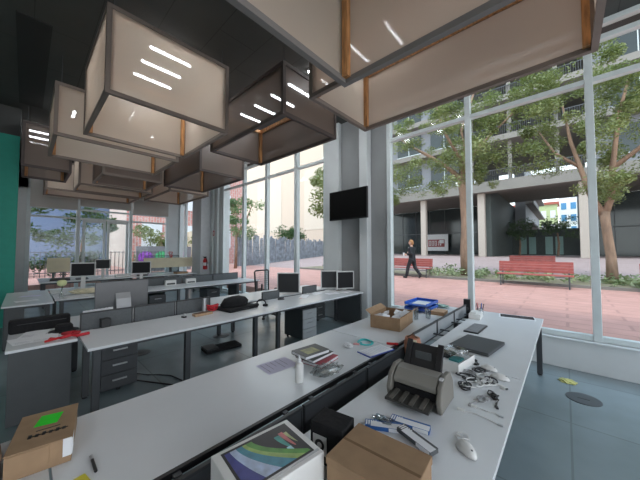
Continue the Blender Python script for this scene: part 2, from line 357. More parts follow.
m.box((2.1, -.05, 1.15), (2.18, -.03, 1.9)).box((2.25, -.05, 1.5), (2.9, -.03, 2.02)).box((2.35, -.05, 1.15), (2.5, -.03, 1.45))
m.build('letters', PAPER, r)
MB().box((-.06, .06, 0), (0, .12, 2.95)).box((3.5, .06, 0), (3.56, .12, 2.95)).build('support_posts', STEEL, r)
# distant buildings seen through the passage
def far(name, label, x0, x1, y0, y1, z1, m_, cols, rows, wm, roofm=None):
    r = E(name, label, 'building', (x0, y0, GZ if y0 < 10 else 1.0)); W = x1-x0
    MB().box((0, 0, 0), (W, y1-y0, z1)).build('wall', m_, r)
    for i in range(cols):
        for j in range(rows):
            x = W*(i+.22)/cols; z = 1.5+(z1-2)*(j+.15)/rows
            MB().box((x, -.08, z), (x+W*.56/cols, 0, z+(z1-2)*.55/rows)).build('window', wm, r)
    if roofm: MB().box((-.3, -.3, z1), (W+.3, y1-y0+.3, z1+.6)).build('roof', roofm, r)
    return r
WB = mat('blue_window', (.1, .28, .5), .2); WHB = mat('white_facade', (.75, .76, .78), .7); YGB = mat('yellow_green_facade', (.5, .58, .3), .7)
BRICK = mat('brick_red', (.45, .13, .09), .8)
far('apartment_building', 'distant white building with blue windows seen through the passage', -.9, 8, 92, 100, 17, WHB, 5, 5, WB)
far('low_building', 'distant yellow and green low building with red roof seen through the passage', -9.5, -1.1, 84, 90, 11.5, YGB, 5, 3, WHB, BRICK)
far('apartment_building', 'beige blank walled building behind the wooden fence', -95, -33, 48, 60, 30, mat('beige_render', (.52, .42, .34), .85), 3, 1, mat('beige_recess', (.55, .47, .39), .85))
b2 = E('side_building', 'grey building wing with stacked balconies beside the passage', 'building', (-5.2, 47.5, 1))
MB().box((0, 0, 3.6), (1.2, 28, 14)).build('wall', PALE, b2)
for k in range(3): MB().box((1.2, 0, 4.2+k*3), (2.1, 28, 4.5+k*3)).build('balcony', CONC, b2)
MB().box((.2, .3, -.0), (.8, 27.5, 3.6)).build('base_wall', BAL, b2)
# far side outside the left glazing
far('apartment_building', 'bluish grey building outside the far left window', -36, -34, -12, 9, 14, mat('blue_grey_render', (.12, .17, .27), .8), 2, 3, DGL)
rb = E('brick_building', 'red brick facade with windows outside the far window right of the doors', 'building', (-30, 5, .35))
MB().box((0, 0, 0), (6, 10, 12)).build('wall', tiled('brick_wall', (.6, .25, .22), (.6, .5, .45), .5, .2, .8, .03, rot=(0, math.pi/2, 0)), rb)
for i in range(3):
    for j in range(3): MB().box((6, 1+3*i, 1.5+3.2*j), (6.08, 2.4+3*i, 3.4+3.2*j)).build('window', WHB, rb)
for i, y in enumerate((-8, -1.0, 1.2)):
    pass
m = MB()
for k in range(60): m.tube([(-18.5, -4+k*.18, GZ), (-18.5, -4+k*.18, GZ+1.25)], .016, 5)
m.tube([(-18.5, -4, GZ+1.2), (-18.5, 6.7, GZ+1.2)], .02, 6).tube([(-18.5, -4, GZ+.2), (-18.5, 6.7, GZ+.2)], .02, 6)
one('iron_fence', m, STEEL, 'dark iron bar fence outside the far doors', 'fence')
r = E('graffiti_wall', 'low wall with purple and green graffiti outside the far window right of the doors', 'wall', (-19, 4.5, GZ))
MB().box((-.1, 0, 0), (0, 3.2, 1.55)).build('wall', PALE, r)
for k, (c_, y0) in enumerate((((.3, .08, .5), .3), ((.08, .5, .2), 1.2), ((.6, .55, .1), 1.9), ((.5, .1, .4), 2.3))):
    MB().lathe([(.001, 0), (.42, .001), (.42, .01), (.001, .011)], n=9).build('painted_shape', mat('graffiti_paint%d' % k, c_, .7, var=.5, scale=6), r, M=Matrix.Translation((.0, y0+.2, .85)) @ Matrix.Rotation(math.pi/2, 4, 'Y'))
# trees
def leaves(mb, c, rad, n, s, flat=.8):
    for _ in range(n):
        d = Vector((random.gauss(0, 1), random.gauss(0, 1), random.gauss(0, 1))).normalized()*random.random()**.45
        p = Vector(c)+Vector((d.x*rad, d.y*rad, d.z*rad*flat))
        u = Vector((random.gauss(0, 1), random.gauss(0, 1), random.gauss(0, .5))).normalized()
        v = u.cross(Vector((random.gauss(0, 1), random.gauss(0, 1), random.gauss(0, 1)))).normalized()
        a = s*random.uniform(.6, 1.5); b_ = a*.42
        mb.face([p-u*a, p+v*b_, p+u*a, p-v*b_])
def leafmat(name, c1, c2):
    m = fabric(name, c1, 0, .45); n = m.node_tree
    mx = [q for q in n.nodes if q.type == 'MIX'][0]; ns = [q for q in n.nodes if q.type == 'TEX_NOISE'][0]; ns.inputs['Scale'].default_value = .9; ns.inputs['Detail'].default_value = 6
    mr = n.nodes.new('ShaderNodeMapRange'); mr.inputs[1].default_value = .35; mr.inputs[2].default_value = .65
    n.links.new(ns.outputs['Fac'], mr.inputs[0]); n.links.new(mr.outputs[0], mx.inputs[0])
    mx.inputs[6].default_value = (*c1, 1); mx.inputs[7].default_value = (*c2, 1)
    return m
LEAF = leafmat('light_green_leaves', (.12, .16, .04), (.36, .39, .15))
LEAFD = leafmat('dark_green_leaves', (.03, .075, .02), (.1, .17, .05))
BARK = mat('bark', (.27, .17, .115), .9, var=.3, scale=9, bump=.6, stretch=(1, 1, .25))
def tree(label, base, limbs, blobs, n, s, lm, group='street trees'):
    r = E('street_tree', label, 'tree', base, group=group)
    m = MB()
    for pts, rr in limbs: m.tube(pts, rr, 9)
    m.build('trunk', BARK, r, smooth=True)
    m = MB()
    for (c, rad, k) in blobs: leaves(m, c, rad, int(n*k), s)
    f = m.build('foliage', lm, r); f['kind'] = 'stuff'
    return r
def crown(cx, cz, w_, h_, k, y=0, rr=(.5, .95), seed=1):
    random.seed(seed)
    return [((cx+random.uniform(-w_, w_), y+random.uniform(-1.6, 1.6), cz+random.uniform(-h_, h_)), random.uniform(*rr), random.uniform(.5, 1.3)) for _ in range(k)]
# tree in front of the columns, left of the man's banner
L1 = [([(0, 0, 0), (-.08, 0, 1.2), (-.02, 0, 2.6), (-.1, 0, 3.9), (-.18, 0, 4.9)], [.3, .24, .22, .2, .2]),
      ([(-.18, 0, 4.8), (-.9, .1, 5.6), (-1.7, .2, 6.3), (-2.7, .3, 7.1), (-3.5, .3, 7.8)], [.13, .11, .09, .06, .03]),
      ([(-.18, 0, 4.8), (.05, -.1, 5.8), (-.1, -.2, 7.2), (.5, -.3, 8.8)], [.13, .1, .07, .04]),
      ([(-.12, 0, 5.6), (-.8, -.5, 7.2), (-1.1, -.8, 8.6)], [.09, .06, .03]), ([(0, 0, 5.6), (1.1, .4, 6.9), (2.2, .6, 7.9)], [.09, .06, .03])]
tree('slender brown street tree with feathery light green crown beside the man in black', (-3.55, 14.6, GZ+.05), L1,
     crown(-1.6, 6.6, 2.9, 2.5, 78, rr=(.25, .6), seed=3)+crown(1.2, 6.7, 2.2, 2.1, 64, rr=(.25, .6), seed=4)+[((.7, -.5, 4.7), .3, .6), ((-1.1, -.3, 4.3), .25, .4), ((-3.1, 0, 5.4), .5, .9), ((-3.4, 0, 4.6), .35, .5)], 270, .05, LEAF)
L2 = [([(0, 0, 0), (-.02, 0, 1.0), (-.12, 0, 2.2), (-.15, 0, 2.7)], [.18, .145, .135, .15]),
      ([(-.15, 0, 2.5), (-.5, 0, 3.4), (-.75, 0, 4.5), (-1.0, 0, 5.6), (-1.2, .2, 7.2)], [.12, .1, .08, .06, .03]),
      ([(-.15, 0, 2.5), (.05, 0, 3.3), (.1, 0, 4.3), (.3, -.2, 6.2), (.6, -.3, 7.6)], [.13, .11, .09, .06, .03]),
      ([(-.75, 0, 4.5), (-1.5, .1, 5.3), (-2.0, .2, 6.4)], [.07, .05, .03]), ([(.1, 0, 4.3), (1.2, .2, 5.3), (2.4, .2, 6.2)], [.09, .06, .03])]
tree('forked brown street tree with light green crown at the right of the picture', (1.27, 14.6, GZ+.05), L2,
     crown(-.9, 6.8, 2.0, 2.2, 66, rr=(.25, .6), seed=5)+crown(1.6, 5.8, 2.0, 2.6, 80, rr=(.25, .6), seed=6)+[((-.8, -.3, 3.6), .3, .5)], 270, .05, LEAF)
tree('leafy tree beyond the tall windows nearest the fire extinguisher', (-17.5, 10.2, GZ), [([(0, 0, 0), (.1, 0, 1.5), (0, 0, 3)], [.12, .1, .07]), ([(0, 0, 2.2), (.8, .4, 3.6), (1.2, .6, 4.6)], [.06, .05, .03]), ([(0, 0, 2.2), (-.7, .4, 3.4), (-1, .4, 4.8)], [.06, .05, .03])],
     crown(.2, 3.6, 1.6, 1.5, 20, seed=8, rr=(.35, .7)), 170, .09, leafmat('mid_green_leaves', (.09, .17, .06), (.28, .4, .16)))
tree('leafy tree beyond the tall windows next to the wall television', (-9.6, 11.6, GZ), [([(0, 0, 0), (.1, 0, 1.8), (.2, 0, 3.4)], [.1, .08, .05])],
     crown(.3, 4.6, 1.0, 1.4, 20, seed=9, rr=(.35, .7)), 200, .08, LEAF)
tree('rounded green tree behind the wooden fence', (-36, 32, GZ), [([(0, 0, 0), (0, 0, 3)], [.25, .15])], crown(0, 4.2, 2.2, .8, 16, seed=10, rr=(1, 1.6)), 220, .16, LEAFD)
for i, (x, y, l) in enumerate(((-22.5, -.9, 'dark green tree outside the far left window'), (-21.5, 2.3, 'dark green tree outside the glazed doors'), (-21.8, 6.6, 'bright green bush like tree outside the right hand door leaf'))):
    tree(l, (x, y, GZ), [([(0, 0, 0), (.1, 0, 1.5), (0, .1, 2.6)], [.12, .09, .06])], crown(0, 3.1 if i < 2 else 1.8, .9, 1.2, 12, seed=20+i, rr=(.4, .8)), 200, .1, LEAFD if i < 2 else LEAF)
for i, (x, y, l) in enumerate(((-4.2, 41.5, 'small dark tree in the passage left of the entrance'), (-.6, 40.5, 'small dark tree in the passage in front of the entrance'))):
    tree(l, (x, y, 1.0), [([(0, 0, 0), (.1, 0, 1.4), (0, .1, 2.6)], [.13, .1, .07])], crown(0, 3.2, 1.2, .9, 12, seed=30+i, rr=(.5, .9)), 160, .11, LEAFD, 'trees in the passage')
random.seed(44); m = MB()
for k in range(60): leaves(m, (-19.6+random.uniform(-.3, .3), -3.5+k*.11, GZ+random.uniform(.2, 1.1)), .35, 44, .08, 1)
one('hedge', m, LEAFD, 'low dark hedge behind the iron bar fence', 'hedge', kind='stuff')
# wooden fence
r = E('wooden_fence', 'tall grey fence of uneven vertical planks beyond the tall windows', 'fence')
A, C = Vector((-19.4, 11.2, GZ)), Vector((-25.5, 33, GZ)); dd = (C-A); n = 95
FW = mat('weathered_fence_wood', (.24, .26, .29), .85, var=.35, scale=3)
ang = math.atan2(dd.y, dd.x); random.seed(5)
for k in range(n):
    p = A+dd*(k/n); h = random.uniform(2.35, 2.7)
    M_ = Matrix.Translation(p) @ Matrix.Rotation(ang, 4, 'Z') @ Matrix.Rotation(random.uniform(-.03, .03), 4, 'Y')
    MB().box((0, -.03, 0), (dd.length/n*.78, .03, h), M_).build('plank', FW, r)
MB().tube([A+Vector((-.08, 0, .5)), C+Vector((-.08, 0, .5))], .04, 6).build('rail', FW, r)
MB().tube([A+Vector((-.08, 0, 1.6)), C+Vector((-.08, 0, 1.6))], .04, 6).build('rail', FW, r)
one('street_wall', MB().box((-50, 9.2, GZ), (-21, 9.6, 3.2)), mat('cream_render', (.7, .62, .48), .85), 'low cream wall outside beside the start of the fence', 'wall')
# planting strip, curb, benches
SOIL = mat('soil', (.2, .17, .11), .95, var=.3, scale=5)
S('trim_5', MB().box((-14, 13.0, .3), (14, 13.12, GZ+.1)).box((-14, 15.6, .3), (14, 15.72, GZ+.16)), CONC)
one('planting_bed', MB().box((-14, 13.12, .3), (14, 15.6, GZ+.09)), SOIL, 'long strip of soil along the street under the trees', 'flower bed')
random.seed(12); m = MB()
for k in range(170):
    x = random.uniform(-9, 7); y = random.uniform(13.2, 15.3)
    if -7.6 < x < -5.2 or x > 2.5 and random.random() < .3: continue
    hh = random.uniform(.12, .3) * (1.5 if -5.2 < x < -3.9 else 1)
    leaves(m, (x, y, GZ+.12+hh*.6), hh, 26, .07, .9)
one('low_plants', m, leafmat('bed_leaves', (.14, .2, .08), (.5, .55, .3)), 'low leafy ground plants growing in the street planting strip', 'plants', kind='stuff')
SLAT = mat('red_brown_slats', (.36, .085, .07), .6, var=.15)
def street_bench(x0, x1, y, z, label):
    r = E('park_bench', label, 'bench', (x0, y, z), group='red slatted park benches'); L = x1-x0
    for k in range(4): MB().box((0, .30+k*.012, .50+k*.10), (L, .335+k*.012, .594+k*.10)).build('back_slat', SLAT, r, .008)
    for k in range(5): MB().box((0, -.2+k*.1, .42), (L, -.12+k*.1, .455)).build('seat_slat', SLAT, r, .008)
    for x in (.12, L-.12):
        MB().tube([(x, -.2, 0), (x, -.15, .4)], .02).tube([(x, .3, 0), (x, .3, .42), (x, .37, .88)], .02).tube([(x, -.18, .41), (x, .3, .41)], .025).build('leg_frame', STEEL, r)
street_bench(-1.95, .2, 12.35, GZ, 'red slatted park bench in the centre, nearest the big window')
street_bench(-7.3, -4.75, 13.3-.35, GZ, 'red slatted park bench just behind the man in black')
street_bench(-2.15, -.35, 16.6, GZ+.14, 'red slatted park bench set further back behind the central bench')
street_bench(1.7, 3.9, 12.6, GZ, 'red slatted park bench at the right edge of the picture')
# ------------------------------------------------------------------ desks
D = .74
def desk(x0, x1, y0, y1, label, legs, group='white office desks', cabinet=None, strip=False):
    r = E('office_desk', label, 'desk', ((x0+x1)/2, (y0+y1)/2, 0), group=group)
    W, L = (x1-x0)/2, (y1-y0)/2
    MB().box((-W, -L+.002, D-.026), (W, L-.002, D)).build('tabletop', WHITE, r, .002)
    for lx, ly in legs:
        lx -= (x0+x1)/2; ly -= (y0+y1)/2
        g = MB().box((lx-.03, ly-.03, .02), (lx+.03, ly+.03, D-.027)).build('leg', STEEL, r, .003)
        MB().lathe([(.025, 0), (.025, .02)], (lx, ly, 0), 12).build('foot', BLACK, g)
    for a in (-W+.1, W-.14): MB().box((a, -L+.06, D-.075), (a+.04, L-.06, D-.027)).build('crossbar', STEEL, r)
    if strip: MB().box((W, -L+.002, D-.03), (W+.02, L-.002, D-.001)).build('edge_strip', BLACK, r)
    if cabinet:
        for c in cabinet:
            MB().box((c[0]-(x0+x1)/2, c[1]-(y0+y1)/2, .02), (c[2]-(x0+x1)/2, c[3]-(y0+y1)/2, D-.027)).build('end_panel', GREY, r, .003)
    return r
def drawers(x, y, label, rz=0, m=GREY, fm=None, w_=.36, d=.52, h=.58):
    r = E('drawer_pedestal', label, 'drawer unit', (x, y, 0), rz, group='drawer pedestals under the desks')
    MB().box((-d, -w_/2, .04), (-.02, w_/2, h)).build('body', m, r, .004)
    for k in range(3):
        z0 = .05+k*(h-.06)/3
        q = MB().box((-.02, -w_/2+.004, z0), (0, w_/2-.004, z0+(h-.06)/3-.008)).build('drawer', fm or m, r, .003)
        MB().box((0, -.07, z0+.09), (.018, .07, z0+.105)).build('handle', ALU, q)
    MB().lathe([(.02, -.0), (.02, .04)], (-d+.05, -w_/2+.04, 0), 10).lathe([(.02, 0), (.02, .04)], (-d+.05, w_/2-.04, 0), 10).lathe([(.02, 0), (.02, .04)], (-.07, 0, 0), 10).build('caster', BLACK, r)
    return r
# bench one, nearest the camera
desk(-2.03, -1.26, -1.5, .095, 'near left white desk at the bottom left corner carrying the small brown box', [(-1.98, -1.4), (-1.32, -1.4), (-1.98, 0), (-1.32, 0)])
desk(-2.03, -1.26, .1, 2.42, 'long white desk in the left foreground under the books and white bottle', [(-1.9, .2), (-1.32, .2), (-1.9, 2.3), (-1.32, 2.3)], strip=True)
desk(-2.03, -1.26, 2.425, 4.74, 'white desk carrying the open cardboard box and blue tray', [(-1.9, 2.6), (-1.32, 2.6), (-1.9, 4.68), (-1.32, 4.68)], strip=True)
desk(-1.0, -.24, .1, 2.42, 'white desk in the right foreground under the scanner and cables', [(-.95, .2), (-.29, .2), (-.95, 2.35)])
desk(-1.0, -.24, 2.425, 4.74, 'white desk by the big window under the dark grey folder and keyboard', [(-.95, 2.6), (-.29, 4.7), (-.95, 4.7)])
def screen(x, y0, y1, z0, z1, label, m=SCREEN, group='desk divider screens', th=.012, name='divider_screen', g=(-.092, .091)):
    r = E(name, label, 'divider', (x, (y0+y1)/2, z0), group=group); L = (y1-y0)/2-.006; h = z1-z0
    MB().box((-th*.6, -L+.012, .012), (th*.6, L-.012, h-.015)).build('panel', m, r)
    MB().box((-th, -L, h-.016), (th, L, h)).box((-th, -L, 0), (th, -L+.013, h-.016)).box((-th, L-.013, 0), (th, L, h-.016)).box((-th, -L+.013, 0), (th, L-.013, .012)).build('frame', EDGE, r, .002)
    for y in (-L+.1, L-.1): MB().box((g[0], y-.015, D-.02-z0), (g[1], y+.015, D-.008-z0)).build('bracket', STEEL, r)
    return r
sl = mat('pale_screen', (.3, .32, .33), .5)
for y0, y1, n_ in ((2.6, 3.25, 'nearest the orange pouch'), (3.25, 3.9, 'in the middle of the raised row by the keyboard'), (3.9, 4.5, 'at the window end beside the black speaker')):
    screen(-1.13, y0, y1, .68, .85, 'pale grey black framed desk screen '+n_, sl, g=(-.108, .125))
for y0, y1, n_ in ((.35, 1.15, 'beside the laptop box'), (1.15, 1.85, 'beside the plastic bag'), (1.85, 2.55, 'beside the notepad')):
    screen(-1.19, y0, y1, .50, .735, 'dark grey low desk screen %s between the two front desks' % n_, STEEL, g=(-.048, -.02))
for y0, y1, l in ((.1, 2.4, 'black cable tray running between the two front desks by the scanner'), (2.42, 4.7, 'black cable tray running between the desks beside the keyboard')):
    r = E('cable_tray', l, 'cable tray', (-1.08, (y0+y1)/2, .5), group='cable trays between the front desks'); L = (y1-y0)/2-.01
    MB().box((-.075, -L, 0), (.065, L, .006)).box((-.075, -L, .006), (-.07, L, .09)).box((.06, -L, .006), (.065, L, .09)).build('channel', STEEL, r)
    MB().box((-.02, -L, .1), (.03, L, .13)).build('rail', BLACK, r)
    MB().box((-.03, -L, -.5), (.03, -L+.06, 0)).box((-.03, L-.06, -.5), (.03, L, 0)).build('support_foot', STEEL, r)
drawers(-.34, 1.75, 'black drawer pedestal under the right foreground desk beside its outer edge', 0, STEEL)
# bench two
desk(-4.12, -3.33, .42, 2.72, 'long white desk in the middle row under the brown wallet and black bag', [(-3.42, .5), (-3.42, 1.36), (-3.6, 2.45), (-4.05, .5)])
desk(-4.12, -3.33, 2.725, 5.08, 'white desk in the middle row carrying the light framed monitors', [(-3.6, 2.9), (-4.05, 5.0)], cabinet=[(-4.12, 5.02, -3.36, 5.06)])
desk(-5.13, -4.3, .42, 2.72, 'white desk behind the grey screens carrying the large silver monitor', [(-5.05, .5), (-5.05, 2.6)])
desk(-5.13, -4.3, 2.725, 5.08, 'white desk behind the monitors beside the mesh office chair', [(-5.05, 2.9), (-5.05, 5.0)])
desk(-5.13, -3.8, -.1, .40, 'short white end desk with dark panel front, covered with loose papers', [(-5.05, -.05)], cabinet=[(-3.9, -.08, -3.86, .36), (-5.1, -.08, -5.06, .36)])
for a, b_, n_ in ((.45, .98, 'directly in front of the large silver monitor'), (.98, 1.5, 'just right of the large silver monitor'), (1.5, 2.02, 'left of the small grey canister'), (3.0, 3.42, 'left of the first light framed monitor'), (4.05, 4.5, 'between the light framed monitors')):
    screen(-4.21, a, b_, .68, .93 if a < 3 else .88, 'grey fabric desk screen on the middle row, '+n_)
drawers(-3.55, 3.62, 'three drawer pedestal with pale front under the desk with monitors', 0, STEEL, mat('pale_grey_front', (.4, .42, .43), .5))
drawers(-4.3, 4.72, 'grey drawer pedestal standing behind, near the tall window', 0, GREY)
drawers(-3.95, .8, 'dark drawer pedestal beneath the left end of the middle row', 0, STEEL)
# bench three and four
desk(-8.9, -6.78, -.24, .38, 'white end desk joined to the green wall at the left edge', [(-6.9, -.18), (-6.9, .3)], cabinet=[(-6.9, -.2, -6.86, .02)])
desk(-7.9, -7.05, .4, 2.7, 'white desk of the third row carrying the rose in a bottle', [(-7.12, .5), (-7.12, 2.6)])
desk(-7.9, -7.05, 2.705, 4.95, 'white desk of the third row ending at the tall windows', [(-7.12, 2.8), (-7.12, 4.88)], cabinet=[(-7.8, 4.3, -7.3, 4.33)])
desk(-8.95, -8.1, .4, 2.7, 'rear white desk of the third row carrying two monitors', [(-8.85, .5), (-8.2, 2.6)])
desk(-8.95, -8.1, 2.705, 4.95, 'rear white desk of the third row near the fire extinguisher', [(-8.85, 2.8), (-8.2, 4.88)])
desk(-11.8, -11.0, .3, 2.6, 'white desk of the back row in front of the glazed doors', [(-11.1, .4), (-11.1, 2.5)])
desk(-11.8, -11.0, 2.605, 4.7, 'white desk of the back row below the cream screen', [(-11.1, 2.7), (-11.1, 4.6)])
desk(-12.75, -11.95, .3, 4.7, 'white desk furthest back beside the blinds', [(-12.7, .4), (-12.0, .4), (-12.7, 4.6)])
for a, b_, n_ in ((1.2, 2.1, 'behind the silver monitor'), (2.1, 3.0, 'in its middle'), (3.0, 3.9, 'right of the white organiser'), (3.9, 4.75, 'nearest the tall windows')):
    screen(-8.0, a, b_, .68, .94, 'grey fabric desk screen on the third row, '+n_, g=(-.095, .093))
for y, l in ((2.2, 'dark drawer pedestal under the third row, left one'), (3.6, 'dark drawer pedestal under the third row, right one')):
    drawers(-7.3, y, l, 0, STEEL)
def cream(x, y0, y1, z0, z1, label):
    r = E('cream_screen', label, 'divider', (x, (y0+y1)/2, z0), group='cream desk screens'); L = (y1-y0)/2
    MB().box((-.02, -L, 0), (.02, L, z1-z0)).build('panel', CREAM, r, .006)
    for y in (-L+.15, L-.15): MB().box((-.012, y-.03, D-z0), (.03, y+.03, .0)).build('clamp', STEEL, r)
cream(-11.87, 3.05, 5.05, .97, 1.36, 'long cream fabric desk screen on the back row, right of the doors')
cream(-11.87, .47, 1.0, .97, 1.42, 'short cream fabric desk screen on the back row, left of the doors')
screen(-12.6, 3.3, 4.6, .742, 1.45, 'clear framed screen standing behind the long cream screen', glass('screen_glass', (.8, .85, .85)), g=(-.02, .02))
# ------------------------------------------------------------------ monitors
def monitor(x, y, rz, label, W=.42, H=.36, zb=.1, bez=BEZEL, face=LCDG, name='computer_monitor'):
    r = E(name, label, 'monitor', (x, y, D), rz, group='desktop monitors')
    t = .022
    MB().box((-.05, -W/2, zb), (-.0, W/2, zb+H)).build('housing', bez, r, .006)
    MB().box((0, -W/2+t, zb+t), (.002, W/2-t, zb+H-t)).build('display', face, r)
    MB().box((-.1, -.04, .012), (-.05, .04, zb+.16)).build('stand_neck', bez, r, .006)
    MB().lathe([(.12, 0), (.12, .008), (.1, .014), (.001, .014)], (-.04, 0, 0), 24, 1, 1.1).build('stand_base', bez, r)
    return r
monitor(-4.33, 3.76, -52, 'light framed monitor on the middle row, nearest and left of the three', .48, .43, .02)
monitor(-3.98, 4.72, -46, 'light framed monitor on the middle row, centre one of the three', .44, .41, .05)
monitor(-3.70, 4.92, -30, 'light framed monitor at the wall end of the middle row', .42, .40, .05, face=LCD)
monitor(-8.45, .94, -14, 'light framed monitor with black display, left one on the third row', .46, .33, .3, face=LCD)
monitor(-8.75, 2.2, -20, 'light framed monitor with black display on the third row facing the camera', .46, .34, .27, face=LCD)
monitor(-11.4, 1.76, -16, 'small grey lit monitor in front of the glazed doors', .4, .32, .3)
r = E('all_in_one_computer', 'large silver monitor seen from behind on the middle row', 'computer', (-4.86, 1.0, D), 0)
MB().box((-.035, -.325, .06), (-.01, .325, .47)).build('back_shell', IMAC, r, .008)
MB().box((-.045, -.31, .11), (-.035, .31, .455)).build('display', LCD, r)
MB().prism([(-.01, .3), (.03, .22), (.1, .01), (.1, 0), (-.08, 0), (-.08, .008), (.088, .008), (.015, .2), (-.01, .25)], -.09, .09, 'y').build('stand', mat('bright_aluminium', (.42, .43, .44), .35, metal=.4), r)
MB().lathe([(.008, 0), (.008, .004)], (0, 0, 0), 14).build('logo_disc', BLACK, r).location = (-.01, 0, .38)
# ------------------------------------------------------------------ television
r = E('television', 'black flat television on a wall bracket between the tall windows and the big window', 'television', (-3.62, 4.9, 2.36), -2)
MB().box((-.54, -.02, 0), (.54, .03, .68)).build('housing', BLACK, r, .006)
MB().box((-.52, -.023, .025), (.52, -.02, .665)).build('display', mat('television_glass', (.004, .004, .004), .6, spec=.1), r)
MB().box((-.12, .03, .22), (.12, .2, .26)).box((-.15, .2, .1), (.15, .235, .5)).box((-.2, .03, .15), (.2, .06, .45)).build('wall_bracket', STEEL, r)
# ------------------------------------------------------------------ chair
r = E('office_chair', 'black office chair with open mesh back behind the middle row', 'chair', (-5.5, 4.15, 0), 8)
m = MB()
for k in range(5):
    a = k*2*math.pi/5; m.tube([(0, 0, .1), (.3*math.cos(a), .3*math.sin(a), .075)], [.03, .018], 8)
m.build('star_base', BLACK, r)
for k in range(5):
    a = k*2*math.pi/5; MB().tube([(.3*math.cos(a)-.02, .3*math.sin(a), .03), (.3*math.cos(a)+.02, .3*math.sin(a), .03)], .03, 12).build('caster', BLACK, r)
MB().tube([(0, 0, .08), (0, 0, .42)], .025, 12).build('gas_lift', STEEL, r)
MB().box((-.22, -.24, .43), (.24, .24, .5)).build('seat', BLACKCLOTH, r, .03)
bx_ = lambda z: -.24-.06*(z-.5)
m = MB().tube([(bx_(.62), -.22, .62), (bx_(1.12), -.24, 1.12), (bx_(1.15), -.2, 1.15), (bx_(1.15), .2, 1.15), (bx_(1.12), .24, 1.12), (bx_(.62), .22, .62), (bx_(.62), -.22, .62)], .02, 8)
m.build('back_frame', BLACK, r)
m = MB()
for k in range(9): m.box((bx_(.65+k*.055)-.003, -.225, .65+k*.055), (bx_(.65+k*.055)+.003, .225, .656+k*.055))
for k in range(11): m.tube([(bx_(.62), -.2+k*.04, .62), (bx_(1.14), -.2+k*.04, 1.14)], .003, 4)
m.build('mesh_back', STEEL, r)
MB().tube([(-.05, 0, .42), (-.28, 0, .5), (bx_(.8), 0, .8)], .02, 8).build('back_support', BLACK, r)
for s_ in (-1, 1): MB().tube([(-.1, s_*.25, .45), (-.08, s_*.29, .68), (.14, s_*.29, .68)], .016, 8).build('armrest', BLACK, r)
# ------------------------------------------------------------------ cardboard boxes and cartons
def carton(name, label, x, y, rz, W, L, H, m=CARD, parts=None, group=None, z=D, cat='box'):
    r = E(name, label, cat, (x, y, z), rz, group)
    MB().box((-W/2, -L/2, 0), (W/2, L/2, H-.004)).build('body', m, r, .003)
    MB().box((-W/2-.003, -L/2-.003, H-.03), (W/2+.003, L/2+.003, H)).build('lid', m, r, .003)
    return r
r = carton('shipping_box', 'large plain brown cardboard box at the bottom centre beside the laptop box', -.535, .915, 4, .31, .24, .16)
MB().box((-.155, -.006, .1602), (.155, .006, .1606)).build('lid_seam', mat('seam_brown', (.2, .12, .06), .9), r)  # darker brown line along the lid joint
MB().box((.1585, -.12, .02), (.159, -.07, .15)).build('side_flap_slot', CARDIN, r)
r = E('small_shipping_box', 'small brown cardboard box with a bright green sticker at the lower left', 'box', (-1.815, .09, D), -9)
MB().box((-.165, -.1, 0), (.165, .1, .1)).build('body', CARD, r, .003)
MB().box((-.168, -.103, .1), (.165, .103, .106)).box((.162, -.1, .02), (.168, .03, .1)).build('lid', CARD, r, .002)
MB().face([(-.12, -.03, .1065), (-.02, -.045, .1065), (-.01, .035, .1065), (-.11, .05, .1065)]).build('green_label', GREENS, r)
m = MB(); random.seed(2)
for k in range(6): m.box((.045+.007*(k % 2), -.05+k*.022, .1062), (.075, -.038+k*.022, .107))
m.box((.06, -.05, .1062), (.066, .08, .107)).box((.02, -.03, .1062), (.026, .05, .107)); m.build('printed_lettering', BLACK, r)
MB().box((.165, .072, .03), (.17, .1, .105)).box((.1, .1, .03), (.165, .1035, .1)).build('tape', PAPER, r)
carton('dark_shipping_box', 'dark brown cardboard box cut by the left edge of the picture', -1.88, -.16, 5, .42, .2, .12, CARDIN)
# laptop box with colourful artwork
r = E('laptop_box', 'white laptop box with a colourful screen picture on its lid at the bottom centre', 'box', (-.855, .645, D), -7)
MB().box((-.13, -.17, 0), (.13, .17, .155)).build('lid', WPLAST, r, .003)
MB().box((-.126, -.166, -.0), (.126, .166, .005)).build('base', PAPER, r)
MB().box((-.112, -.14, .1552), (.1, .145, .1558)).build('printed_bezel', BLACK, r)
def arc_band(y0, k0, y1, k1, x0=-.1, x1=.09, p=1.0):
    n = 14; up = []; dn = []
    for t in range(n+1):
        u = t/n; x = x0+(x1-x0)*u
        up.append((x, min(.135, max(-.13, y1+k1*u**p)))); dn.append((x, min(.135, max(-.13, y0+k0*u**p))))
    return up+dn[::-1]
art = [((-.13, -.0, -.11, .05), (.04, .05, .25)), ((-.11, .05, -.085, .09), (.45, .55, .72)), ((-.085, .09, -.06, .13), (.05, .25, .33)), ((-.06, .13, -.045, .155), (.3, .45, .12)), ((-.045, .155, -.02, .17), (.1, .3, .05))]
for k, (a_, c_) in enumerate(art):
    MB().prism(arc_band(*a_, p=1.6), .1558, .1562+.00005*k, 'z').build('printed_stripe', mat('print_colour_%d' % k, c_, .35, var=.25, scale=25), r)
for k, (y0_, y1_, x0_, x1_, c_) in enumerate(((.06, .085, -.06, .02, (.05, .3, .25)), (.085, .105, -.07, .03, (.55, .15, .15)), (.105, .12, -.06, .02, (.4, .45, .2)), (.07, .09, .02, .07, (.35, .6, .65)))):
    MB().prism(arc_band(y0_, .02, y1_, .005, x0_, x1_, 2), .1558, .1562, 'z').build('printed_swirl', mat('print_swirl_%d' % k, c_, .35, var=.25, scale=25), r)
MB().box((.101, -.15, .1552), (.112, .16, .1562)).build('printed_hinge', ALU, r)
